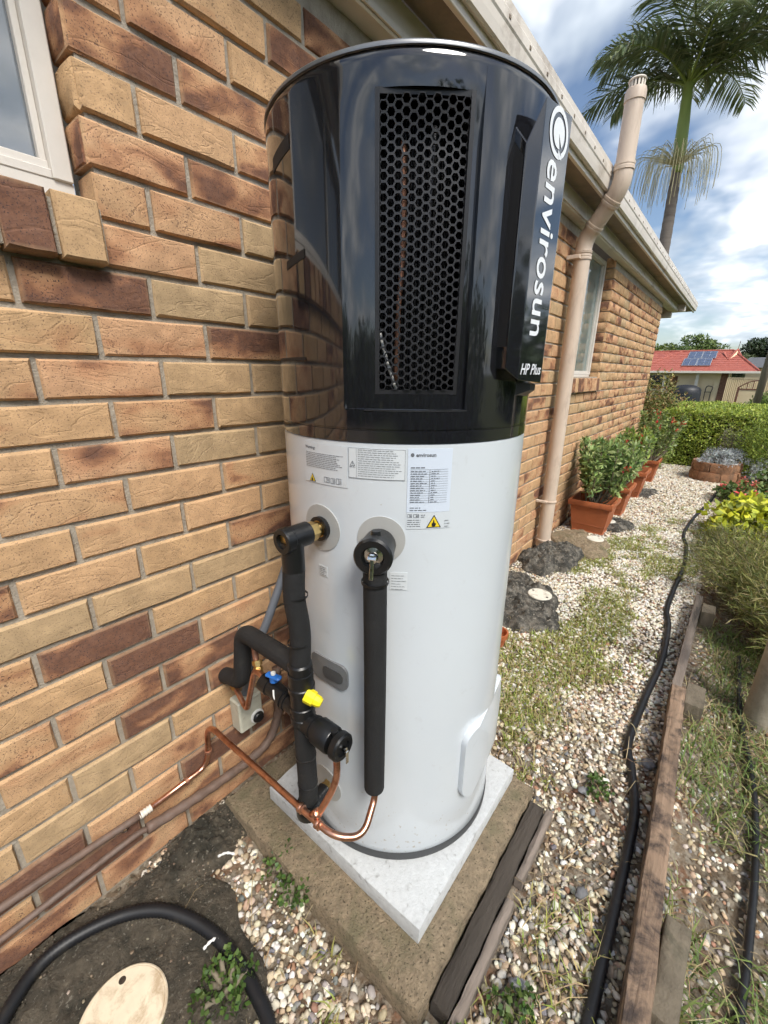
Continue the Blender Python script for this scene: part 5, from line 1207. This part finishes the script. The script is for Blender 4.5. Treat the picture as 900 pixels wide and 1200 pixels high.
leafy('geranium', 'red flowered plant at the right edge beyond the salmon flowers', 'plant', 6.3, -1.75, .42, .32, .36, 1200, .06, .05, [(.07, .12, .03), (.10, .15, .04)], 95, flower=RD, nfl=45)
# curved stone planter with silver foliage
rp = thing('stone_planter', 'curved brown stone planter holding silver leaved plants', 'planter', (7.0, -1.02, 0))
for lv, (z0_, z1_, r_) in enumerate(((0, .13, .275), (.13, .255, .262))):
    for k in range(7):
        a0 = R(95+k*51+lv*22); a1 = a0+R(48.5); m_ = MB(); n = 6; rr_ = []
        for i in range(n+1):
            a = a0+(a1-a0)*i/n; w0, w1 = r_-.045, r_+.012*math.sin(k*2.1+lv)
            rr_.append([(7.0+w0*math.cos(a), -1.02+w0*math.sin(a), z0_+.002), (7.0+w1*math.cos(a), -1.02+w1*math.sin(a), z0_+.002), (7.0+(w1+.010)*math.cos(a), -1.02+(w1+.010)*math.sin(a), (z0_+z1_)/2), (7.0+w1*math.cos(a), -1.02+w1*math.sin(a), z1_-.002), (7.0+w0*math.cos(a), -1.02+w0*math.sin(a), z1_-.002)])
        m_.rings(rr_); m_.build('stone_block', 'terracotta_old', rp, 40)
MB().cyl((7.0, -1.02, .0), (7.0, -1.02, .20), .225, n=28).build('soil', 'potting_soil', rp)
leafy('silver_plant', 'silver grey foliage growing in the curved stone planter', 'plant', 7.0, -1.05, .27, .24, .20, 2600, .035, .012, [(.34, .37, .38), (.26, .29, .30), (.42, .44, .44)], 96, z0=.20)
leafy('silver_plant', 'pale silver clump beyond the stone planter at the right edge', 'plant', 7.1, -1.55, .26, .18, .34, 1800, .04, .014, [(.36, .40, .40), (.46, .48, .47)], 97)
# hedge, corner shrub, conifer
HX0, HX1, HY0, HY1, HH = 7.75, 10.8, -2.6, -.20, .85
hg = thing('hedge', 'clipped square green hedge across the end of the path', 'hedge', (9.1, -1.2, 0)); q = np.random.default_rng(200)
MB().bx(HX0+.09, HX1-.09, HY0+.09, HY1-.09, -.1, HH-.08).build('hedge_core', 'potting_soil', hg)
n = 42000; fs = q.choice(4, n, p=[.42, .34, .16, .08]); u_, v_ = q.uniform(0, 1, n), q.uniform(0, 1, n); dp = np.abs(q.normal(0, .045, n))
C_ = np.zeros((n, 3)); D_ = np.zeros((n, 3)); wob = lambda a, b2: (fbm(a*2.2, b2*2.2, 77, 3)-.5)*.12
for k, (fn) in enumerate(range(4)):
    s_ = fs == k
    if k == 0: C_[s_] = np.stack([HX0+u_[s_]*(HX1-HX0), HY0+v_[s_]*(HY1-HY0), HH-dp[s_]+wob(HX0+u_[s_]*3, v_[s_]*3)], 1); D_[s_] = (0, 0, 1)
    if k == 1: C_[s_] = np.stack([HX0+dp[s_]+wob(u_[s_]*3, v_[s_]), HY0+u_[s_]*(HY1-HY0), v_[s_]*HH], 1); D_[s_] = (-1, 0, .3)
    if k == 2: C_[s_] = np.stack([HX0+u_[s_]*(HX1-HX0), HY1-dp[s_]+wob(u_[s_]*3, v_[s_]), v_[s_]*HH], 1); D_[s_] = (0, 1, .3)
    if k == 3: C_[s_] = np.stack([HX0+u_[s_]*(HX1-HX0), HY0+dp[s_], v_[s_]*HH], 1); D_[s_] = (0, -1, .3)
leaves('foliage', hg, C_, D_*.4+q.normal(0, .8, (n, 3)), q.uniform(.028, .05, n), q.uniform(.014, .024, n), [(.24, .31, .05), (.32, .38, .06), (.40, .45, .09), (.15, .21, .04)], 'leaf', 201, .25, quad=True, face=D_*1.2)['kind'] = 'stuff'
leafy('corner_shrub', 'olive and rust shrub at the far corner of the house', 'shrub', 8.25, -.02, .34, .40, 1.22, 7000, .05, .024, [(.19, .20, .06), (.26, .23, .08), (.13, .16, .045), (.30, .19, .08)], 98, clumps=46)
leafy('corner_shrub', 'yellow green shrub between the last planter and the hedge', 'shrub', 7.35, -.25, .26, .22, .70, 3000, .05, .022, [(.23, .30, .07), (.31, .35, .11), (.15, .21, .055)], 99, clumps=26)
leafy('conifer_shrub', 'bright green feathery conifer at the right edge before the hedge', 'shrub', 7.25, -1.60, .34, .36, .98, 9000, .045, .010, [(.25, .33, .06), (.33, .40, .08), (.18, .25, .055)], 100, clumps=46, upb=1.2)
leafy('conifer_shrub', 'bare twiggy shrub behind the curved stone planter', 'shrub', 7.45, -1.12, .22, .20, .62, 1200, .05, .006, [(.22, .20, .15), (.15, .15, .09)], 101, clumps=30, upb=1.0)
# weeds at the slab
for i, (x, y, rx, h, n, lab_) in enumerate(((.222, -.315, .055, .05, 46, 'small leafy weed at the left edge of the concrete slab'), (.205, -.395, .05, .045, 36, 'leafy weed in the stones beside the slab edge, second from the wall'), (-.018, -.43, .07, .05, 110, 'clover patch inside the curve of the corrugated hose'), (.20, -.86, .06, .06, 60, 'ferny weed at the front corner of the slab'), (.36, -.955, .06, .05, 60, 'weed tuft beside the brown batten'), (1.05, -.955, .05, .04, 40, 'weed tuft near the bend of the long hose'))):
    leafy('weed', lab_, 'weed', x, y, rx, rx*.9, h, n*4, .013, .012, [(.05, .10, .022), (.075, .13, .03), (.11, .165, .045)], 300+i, clumps=14, upb=.9, z0=.002)
# bleached twigs and larger stones
for i, (p0, p1, lab_) in enumerate((((.118, -.165, .03), (.150, -.200, .036), 'bleached white twig near the earth heap'), ((-.015, -.325, .028), (.022, -.338, .032), 'bleached white twig beside the corrugated hose'))):
    tag(MB().tube([p0, tuple((Vector(p0)+Vector(p1))/2+Vector((.002, .003, .004))), p1], .0032, 7, 5, rfun=lambda L, k: .0034*(1+.35*math.sin(k*2.3))).build('twig', 'white_plastic', None, True), lab_, 'twig')
# ---------------------------------------------------------------- palm behind the roof
pm = thing('palm_tree', 'tall palm with grey trunk and drooping fronds rising behind the roof', 'palm', (11.15, .86, -.1))
MB().tube([(11.15, .86, -.15), (11.14, .80, 1.8), (11.12, .76, 3.7), (11.11, .79, 5.2)], .13, 20, 24, rfun=lambda L, k: (.155-.012*L)+(.004 if k % 3 == 0 else 0)).build('trunk', 'palm_bark', pm, True)
MB().tube([(11.11, .775, 5.12), (11.105, .80, 5.5), (11.10, .825, 5.95), (11.10, .85, 6.35), (11.1, .86, 6.6)], .1, 18, 6, rfun=lambda L, k: .092+.016*math.sin(min(1, L/1.0)*3.0)-.03*max(0, L-1.0)).build('crownshaft', 'crownshaft', pm, True)
crown = Vector((11.10, .86, 6.50)); q = np.random.default_rng(400)
FR = [(95, 32, 2.0), (115, 56, 2.0), (80, 66, 2.1), (140, 40, 1.9), (60, 44, 1.9), (-72, 40, 2.3), (-95, 56, 2.4), (-112, 34, 2.2), (-50, 60, 2.2), (-80, 72, 2.2), (185, 60, 2.0), (200, 38, 1.9), (10, 58, 2.2), (-20, 38, 2.1), (160, 76, 2.0), (-130, 50, 2.2), (100, 80, 2.0), (-88, 28, 2.3)]
for az_, el, L_ in FR:
    a, e_ = R(az_+q.uniform(-6, 6)), R(el); h_ = Vector((math.cos(a), math.sin(a), 0)); pts = []; p = crown.copy(); d = e_
    for i in range(18):
        pts.append(p.copy()); p = p+(h_*math.cos(d)+Vector((0, 0, math.sin(d))))*L_/17; d -= R(2.6+el*.055)*(.55+1.1*i/17)
    fo = MB().tube(pts, .02, 6, smooth=False, rfun=lambda L, k: .026*(1-.05*k)).build('frond', 'crownshaft', pm, True)
    C_, D_, LL = [], [], []; side = h_.cross(Vector((0, 0, 1)))
    for i in range(64):
        f_ = .12+.88*i/63; k = f_*17; k0 = min(16, int(k)); p = pts[k0].lerp(pts[k0+1], k-k0); tg = (pts[k0+1]-pts[k0]).normalized()
        for sg in (-1, 1):
            dv = side*sg*1.0+tg*(.55+.5*f_)+Vector((0, 0, q.uniform(-.35, .35)-.12)); C_.append(p); D_.append(dv); LL.append(.62*math.sin(math.pi*(.12+.80*f_))*q.uniform(.85, 1.1)+.12)
    C_, D_, LL = np.array(C_), unit(np.array(D_)), np.array(LL)
    # each leaflet: two segments, the outer one hanging
    n = len(C_); s_ = unit(np.cross(D_, np.array([0, 0, 1.])+q.normal(0, .25, (n, 3)))); w_ = np.full((n, 1), .016); m1 = C_+D_*LL[:, None]*.55; e2 = unit(D_+np.array([0, 0, -.55])); m2 = m1+e2*LL[:, None]*.5
    v = np.stack([C_-s_*w_*.5, C_+s_*w_*.5, m1+s_*w_, m1-s_*w_, m2], 1).reshape(-1, 3); f = (np.arange(n)[:, None, None]*5+np.array([[0, 1, 2], [0, 2, 3], [3, 2, 4]])).reshape(-1, 3)
    link_mesh('leaflets', v, f, 'leaf_gloss', fo, False, tint=np.repeat(tints(n, [(.095, .13, .06), (.125, .16, .075), (.17, .19, .10)], .3, int(q.integers(1e6))), 5, 0))['kind'] = 'stuff'
se = MB(); S0 = Vector((11.05, .78, 5.22)); P_v, P_f, P_t = [], [], []
for i in range(150):
    a = q.uniform(0, 2*math.pi); ro = q.uniform(.15, .62); e_ = S0+Vector((ro*math.cos(a), ro*math.sin(a)*1.15+.08, q.uniform(.05, .42)*(1-ro*.5))); lo_ = e_+Vector((.08*math.cos(a), .08*math.sin(a), -q.uniform(.35, .85)))
    se.tube([S0, S0.lerp(e_, .6)+Vector((0, 0, .08)), e_, e_.lerp(lo_, .5)+Vector((.03*math.cos(a), .03*math.sin(a), 0)), lo_], .0042, 4, 3)
o = se.build('flower_stalks', 'palm_seed', pm, False, tint=np.tile((.52, .47, .27), (len(se.v), 1))); o['kind'] = 'stuff'

# ---------------------------------------------------------------- trees
def tree(name, label, x, y, z0, h, rad, n, L_, cols, seed, squash=1., group=None, clumps=60, trunk_h=.35):
    q = np.random.default_rng(seed); t_ = thing(name, label, 'tree', (x, y, z0), group); zc_ = z0+h*(1-(1-trunk_h)/2); rz = h*(1-trunk_h)/2
    cc, d = ball(q, clumps, .3); cc = cc*np.array([rad, rad, rz])*.86+np.array([x, y, zc_]); cr = np.array([rad, rad, rz*.8])*q.uniform(.16, .34, (clumps, 1)); ci = q.integers(0, clumps, n); p, d = ball(q, n, .55)
    C_ = cc[ci]+p*cr[ci]; br = q.uniform(.7, 1.3, clumps)[ci][:, None]
    leaves('crown', t_, C_, d*.4+q.normal(0, .8, (n, 3)), q.uniform(.7, 1.3, n)*L_, q.uniform(.8, 1.2, n)*L_*.5, cols, 'leaf', seed, quad=True, face=d+np.array([0, 0, .6]), tint=np.clip(tints(n, cols, .25, seed+1)*br, 0, 1))['kind'] = 'stuff'
    tr = MB(); tr.tube([(x, y, z0-.2), (x+.1, y, z0+h*trunk_h), (x, y+.1, zc_)], .2, 10, 5, rfun=lambda L, k: max(.03, h*.022*(1-.07*k)))
    for i in range(min(14, clumps)): tr.tube([(x, y, z0+h*trunk_h*.9), tuple(Vector((x, y, zc_)).lerp(Vector(cc[i]), .5)), tuple(cc[i])], .04, 6, 4, rfun=lambda L, k: h*.010*(1-.09*k))
    tr.build('trunk', 'bark', t_, True); return t_
DG = [(.035, .06, .018), (.05, .085, .025), (.075, .11, .035)]
tree('leafy_tree', 'broad dark green tree behind the red roof, left of the solar panels', 60, 4.0, -.8, 6.5, 3.2, 13000, .30, [(.06, .095, .028), (.09, .13, .035), (.13, .17, .05)], 501, group='trees beyond the red roof', clumps=80)
tree('leafy_tree', 'yellow green tree beside the eaves, behind the red roof', 57, 7.2, -.8, 5.9, 2.4, 9000, .28, [(.10, .14, .03), (.15, .18, .04), (.07, .10, .025)], 502, group='trees beyond the red roof')
tree('dark_tree', 'dark round tree above the grey roof at the right edge', 66, -3.2, -.8, 7.0, 3.0, 12000, .30, [(.02, .035, .014), (.03, .05, .02), (.045, .065, .028)], 503, group='trees beyond the red roof')
tree('pale_tree', 'smaller pale green tree between the red and grey roofs', 64, -.6, -.8, 4.6, 1.7, 5000, .24, [(.10, .12, .06), (.14, .16, .08), (.07, .09, .04)], 504, group='trees beyond the red roof')
tree('leafy_tree', 'feathery lighter green tree just above the red roof ridge', 52.5, 3.6, -.8, 4.9, 1.9, 6000, .26, [(.07, .12, .035), (.10, .15, .045)], 505, group='trees beyond the red roof', clumps=40)
fp = thing('fan_palm', 'small palm with fan of fronds above the red roof', 'palm', (51.5, 5.6, -.8)); C_, D_, LL = [], [], []; q = np.random.default_rng(520)
MB().cyl((51.5, 5.6, -.9), (51.5, 5.6, 3.0), .14, .10, 12).build('trunk', 'palm_bark', fp, True)
for i in range(16):
    a = 2*math.pi*i/16+q.uniform(-.2, .2); el = q.uniform(.1, 1.1); p = Vector((51.5, 5.6, 3.0)); pts = []; h_ = Vector((math.cos(a), math.sin(a), 0))
    for k in range(10): pts.append(p.copy()); p = p+(h_*math.cos(el)+Vector((0, 0, math.sin(el))))*.19; el -= .13
    fo = MB().tube(pts, .02, 5, smooth=False).build('frond', 'crownshaft', fp)
    cc = np.array([tuple(pts[k].lerp(pts[k+1], .5*j)) for k in range(1, 9) for j in range(2) for sg in (0, 1)]); sd2 = h_.cross(Vector((0, 0, 1)))
    dd_ = np.array([tuple(sd2*(1 if sg else -1)+h_*.6+Vector((0, 0, -.3))) for k in range(1, 9) for j in range(2) for sg in (0, 1)])
    leaves('leaflets', fo, cc, dd_, .5, .06, [(.09, .14, .06), (.13, .18, .08)], 'leaf', 530+i, quad=True)['kind'] = 'stuff'
# woods all round the gardens, out past the frame: one mass
q = np.random.default_rng(600); C_ = []
for x, y, h_, r_ in [(q.uniform(-12, 30), -8-q.uniform(0, 5), q.uniform(3.0, 5.0), q.uniform(1.6, 2.8)) for _ in range(26)]+[(-10-q.uniform(0, 5), q.uniform(-14, 10), q.uniform(3, 5), q.uniform(1.6, 3)) for _ in range(14)]+[(q.uniform(75, 95), q.uniform(-30, 40), q.uniform(4, 5.5), q.uniform(2.5, 4)) for _ in range(24)]:
    p, d = ball(q, 900, .4); C_.append(p*np.array([r_, r_, h_*.5])*(1+.3*q.normal(size=(900, 1))*.4)+np.array([x, y, h_*.5-.6]))
C_ = np.concatenate(C_); o = leaves('distant_woods', None, C_, q.normal(size=C_.shape), .45, .28, DG, 'leaf', 601, quad=True); o['kind'] = 'stuff'; o['label'] = 'dark line of trees beyond the gardens'

# ---------------------------------------------------------------- neighbour's house with red roof
HX = 45.0; GZ0 = -.75
nh = thing('neighbour_house', 'cream house with red tiled roof and white gutter beyond the hedge', 'house', (HX, 1.5, GZ0))
EZ = 1.68; RX_ = HX+3.7; RZ = EZ+.41*4.2
def part(name, mat, *a, parent=nh, bev=0): return MB().bx(*a, bev).build(name, mat, parent)
part('wall', 'house_cream', HX+.45, HX+.65, .72, 12., GZ0, EZ-.02)
part('brick_pier', 'pier_brick', HX+.3, HX+1.9, -.1, .34, GZ0, EZ-.03)
part('wall_end', 'house_cream', HX+.35, HX+1.89, .345, .72, GZ0, EZ-.03)
part('side_wall', 'house_cream', HX+1.92, HX+6.5, -.2, .71, GZ0, EZ-.04)
part('downpipe', 'fascia_white', HX+.20, HX+.29, -.22, -.13, GZ0, EZ-.03)
for y in (1.89, 4.2, 6.5): part('post', 'fascia_white', HX-.08, HX+.08, y-.11, y+.11, GZ0, EZ-.04)
wdw = part('window', 'dark_glass', HX+.42, HX+.445, 4.0, 5.4, .2, 1.35); part('frame', 'fascia_white', HX+.41, HX+.419, 3.9, 5.5, 1.352, 1.43, parent=wdw)
part('door', 'pier_brick', HX+.42, HX+.445, 3.3, 3.85, GZ0, 1.3)
# roof: tile courses as overlapping slabs
YR0, YR1 = .05, 12.2
rfm = MB(); NCO = 11
for i in range(NCO):
    f0, f1 = i/NCO, (i+1)/NCO; xa, xb = HX-.5+4.2*f0, HX-.5+4.2*f1; za, zb = EZ+.02+.41*4.2*f0, EZ+.02+.41*4.2*f1; ya = -1.95+2.0*f0; yb = -1.95+2.0*f1
    rfm.add([(xa, ya, za+.035), (xa, YR1, za+.035), (xb+.05, YR1, zb+.02), (xb+.05, yb, zb+.02), (xa, ya, za-.02), (xa, YR1, za-.02)], [(0, 3, 2, 1), (4, 0, 1, 5)])
rfo = rfm.build('roof', 'red_tile', nh); rfo['kind'] = 'stuff'
hp = MB()
for i in range(NCO):
    f0, f1 = i/NCO, (i+1)/NCO; ya, yb = -1.95+2.0*f0, -1.95+2.0*f1; za, zb = EZ+.02+.41*4.2*f0, EZ+.02+.41*4.2*f1; xa, xb = HX-.5+4.2*f0, HX-.5+4.2*f1; xa2, xb2 = HX+7.9-4.2*f0, HX+7.9-4.2*f1
    hp.add([(xa, ya, za+.035), (xa2, ya, za+.035), (xb2, yb+.05, zb+.02), (xb, yb+.05, zb+.02), (xa, ya, za-.02), (xa2, ya, za-.02)], [(0, 1, 2, 3), (4, 5, 1, 0)])
hpo = hp.build('hip_roof', 'red_tile', nh); hpo['kind'] = 'stuff'
bk_ = MB().add([(HX+3.7, YR0, RZ+.02), (HX+3.7, YR1, RZ+.02), (HX+7.9, YR1, EZ), (HX+7.9, -1.95, EZ)], [(0, 1, 2, 3)]); bk_.build('back_roof', 'red_tile', nh)
MB().tube([(HX+3.7, YR0, RZ+.04), (HX+3.7, YR1, RZ+.04)], .09, 8, smooth=False).build('ridge_cap', 'red_tile', nh)
MB().tube([(HX-.5, -1.95, EZ+.06), (HX+3.7, YR0, RZ+.06)], .08, 8, smooth=False).build('hip_cap', 'red_tile', nh)
MB().tube([(HX-.5, 6.6, EZ+.06), (HX+3.7, 3.7, RZ+.04)], .07, 8, smooth=False).build('valley_cap', 'red_tile', nh)
ga = MB(); ga.prism([(HX+2.35, -.02), (HX+3.0, -.86), (HX+4.6, -.1)], [EZ+.95, EZ+.75, EZ+.95], [EZ+1.0, EZ+.80, EZ+1.0])
gb = MB().add([(HX+1.72, .16, EZ+.93), (HX+2.75, -.78, EZ+.82), (HX+3.2, -.25, RZ+.06)], [(0, 1, 2)]); gb.build('gable', 'house_cream', nh)
for a, b2 in (((HX+1.70, .20, EZ+.93), (HX+3.2, -.25, RZ+.10)), ((HX+2.75, -.84, EZ+.80), (HX+3.2, -.25, RZ+.10))): MB().tube([a, b2], .07, 6, smooth=False).build('bargeboard', 'red_tile', nh)
MB().add([(HX+1.70, .20, EZ+.95), (HX+3.2, -.25, RZ+.08), (HX+4.4, .3, RZ+.05), (HX+3.0, .7, RZ-.1)], [(0, 1, 2, 3)]).build('gable_roof', 'red_tile', nh)
MB().add([(HX+2.75, -.84, EZ+.82), (HX+4.4, -.6, EZ+1.0), (HX+4.4, .3, RZ+.05), (HX+3.2, -.25, RZ+.08)], [(0, 1, 2, 3)]).build('gable_roof', 'red_tile', nh)
MB().cyl((HX+3.2, -.25, RZ), (HX+3.25, -.3, RZ+.75), .02, n=6).build('antenna', 'gate_brown', nh)
part('gutter', 'fascia_white', HX-.62, HX-.5, -2.02, 12.2, EZ-.13, EZ+.035, bev=.01)
part('side_gutter', 'fascia_white', HX-.49, HX+7.9, -2.04, -1.95, EZ-.12, EZ+.03)
part('patio_ceiling', 'fascia_white', HX-.49, HX+.44, -1.94, 12.2, EZ-.06, EZ-.03)
# solar panels on the roof slope
sl_ = math.atan(.41)
for r_ in range(2):
    for c_ in range(2):
        d0, d1 = .95+r_*1.62, .95+r_*1.62+1.58; y1_ = 3.24-r_*.18-c_*1.01; y0_ = y1_-.985
        lab_ = ('lower' if r_ == 0 else 'upper')+(' left' if c_ == 0 else ' right')+' solar panel of four on the red roof'
        t_ = thing('solar_panel', lab_, 'solar panel', (HX-.5+d0*math.cos(sl_), (y0_+y1_)/2, EZ+d0*math.sin(sl_)), 'solar panels on the red roof')
        def on(d, y, o_): return (HX-.5+d*math.cos(sl_)-o_*math.sin(sl_), y, EZ+d*math.sin(sl_)+o_*math.cos(sl_))
        def slab(name, mat, a, b2, c2, d2, o0, o1): MB().add([on(d, y, o_) for o_ in (o0, o1) for d, y in ((a, c2), (b2, c2), (b2, d2), (a, d2))], [(4, 7, 6, 5), (0, 1, 2, 3), (0, 4, 5, 1), (1, 5, 6, 2), (2, 6, 7, 3), (3, 7, 4, 0)]).build(name, mat, t_)
        slab('frame', 'solar_frame', d0, d1, y0_, y1_, .10, .14)
        for i in range(3):
            for j in range(2): slab('cell', 'solar_cell', d0+.03+i*.51, d0+.52+i*.51, y0_+.03+j*.47, y0_+.48+j*.47, .141, .146)
# things round the neighbour's patio
cv = MB(); cv.rings([[(HX-1.4+1.0*k*math.cos(2*math.pi*j/28), 2.35+1.05*k*math.sin(2*math.pi*j/28), GZ0+z*.78) for j in range(28)] for k, z in ((1, 0), (1.0, .9), (.97, 1.25), (.85, 1.5), (.6, 1.68), (.3, 1.76), (.05, 1.78))]); tag(cv.build('covered_tank', 'tarp_dark', None, 40), "dark rounded covered object under the neighbour's patio roof", 'cover')
pcx = thing('patio_chair', "dark curved chair on the neighbour's patio", 'chair', (HX-.3, .95, GZ0))
part('seat', 'chair_dark', HX-.55, HX-.05, .72, 1.18, .05, .1, parent=pcx); MB().tube([(HX-.1, .75, .1), (HX-.08, .7, .38), (HX-.08, .75, .50), (HX-.08, 1.1, .52), (HX-.1, 1.15, .1)], .035, 6, 5).build('backrest', 'chair_dark', pcx, True)
for a, b2 in ((HX-.5, .76), (HX-.5, 1.14), (HX-.1, .76), (HX-.1, 1.14)): part('leg', 'chair_dark', a-.02, a+.02, b2-.02, b2+.02, GZ0, .05, parent=pcx)
fe = thing('metal_fence', 'tall cream ribbed metal fence right of the red roofed house', 'fence', (33, -2.6, -.6))
for i in range(16):
    y = -.36-i*.26; rb = [(33+(.02 if k % 2 else -.02), y-.255*k/6) for k in range(7)]; MB().prism(rb+[(a+.012, b2) for a, b2 in rb[::-1]], -.65, 1.20-.01*i).build('panel', 'fence_cream', fe)
MB().bx(32.97, 33.05, -4.5, -.36, 1.215, 1.26).build('rail', 'fence_cream', fe)
gt = thing('garden_gate', 'brown framed cream gate with sloping top before the ribbed fence', 'gate', (27, -1.4, -.5))
for y in (-1.00, -1.79): MB().bx(26.97, 27.04, y-.04, y+.04, -.6, .86 if y > -1.5 else .80).build('gate_post', 'gate_brown', gt)
MB().bx(26.98, 27.03, -1.75, -1.04, .72, .78).build('top_rail', 'gate_brown', gt); MB().bx(27.0, 27.02, -1.75, -1.04, -.5, .715).build('infill', 'fence_cream', gt)
MB().tube([(27, -1.0, .84), (27, -1.25, 1.03), (27, -1.50, 1.14), (27, -1.79, 1.16)], .03, 6, 4).build('sloping_rail', 'gate_brown', gt)
for y, z in ((-1.3, 1.05), (-1.52, 1.13)): MB().bx(26.985, 27.015, y-.02, y+.02, .785, z).build('baluster', 'gate_brown', gt)
tag(MB().profile((23.5, -1.70, -.6), (23.5, -1.78, 7), [(0, .13), (7.6, .10)], 16).build('timber_pole', 'pole_timber', None, True), 'grey timber pole at the right edge before the cream gate', 'pole')
g2 = thing('grey_roof_house', 'low house with grey roof behind the cream fence', 'house', (56, -5, -.8))
MB().bx(56.5, 62, -9, -1.2, -.8, 2.2).build('wall', 'house_cream', g2); MB().add([(55.8, -9.5, 2.15), (55.8, -.3, 2.15), (58.6, -1.2, 3.15), (58.6, -9.5, 3.15), (61.5, -.3, 2.15), (61.5, -9.5, 2.15)], [(0, 3, 2, 1), (2, 3, 5, 4), (1, 2, 4)]).build('roof', 'grey_tile', g2)
fb = leafy('garden_bush', 'low bright bush in front of the cream fence', 'shrub', 24.5, -2.1, .5, .7, 1.0, 2500, .10, .06, [(.12, .18, .04), (.17, .22, .06)], 610, z0=-.45)
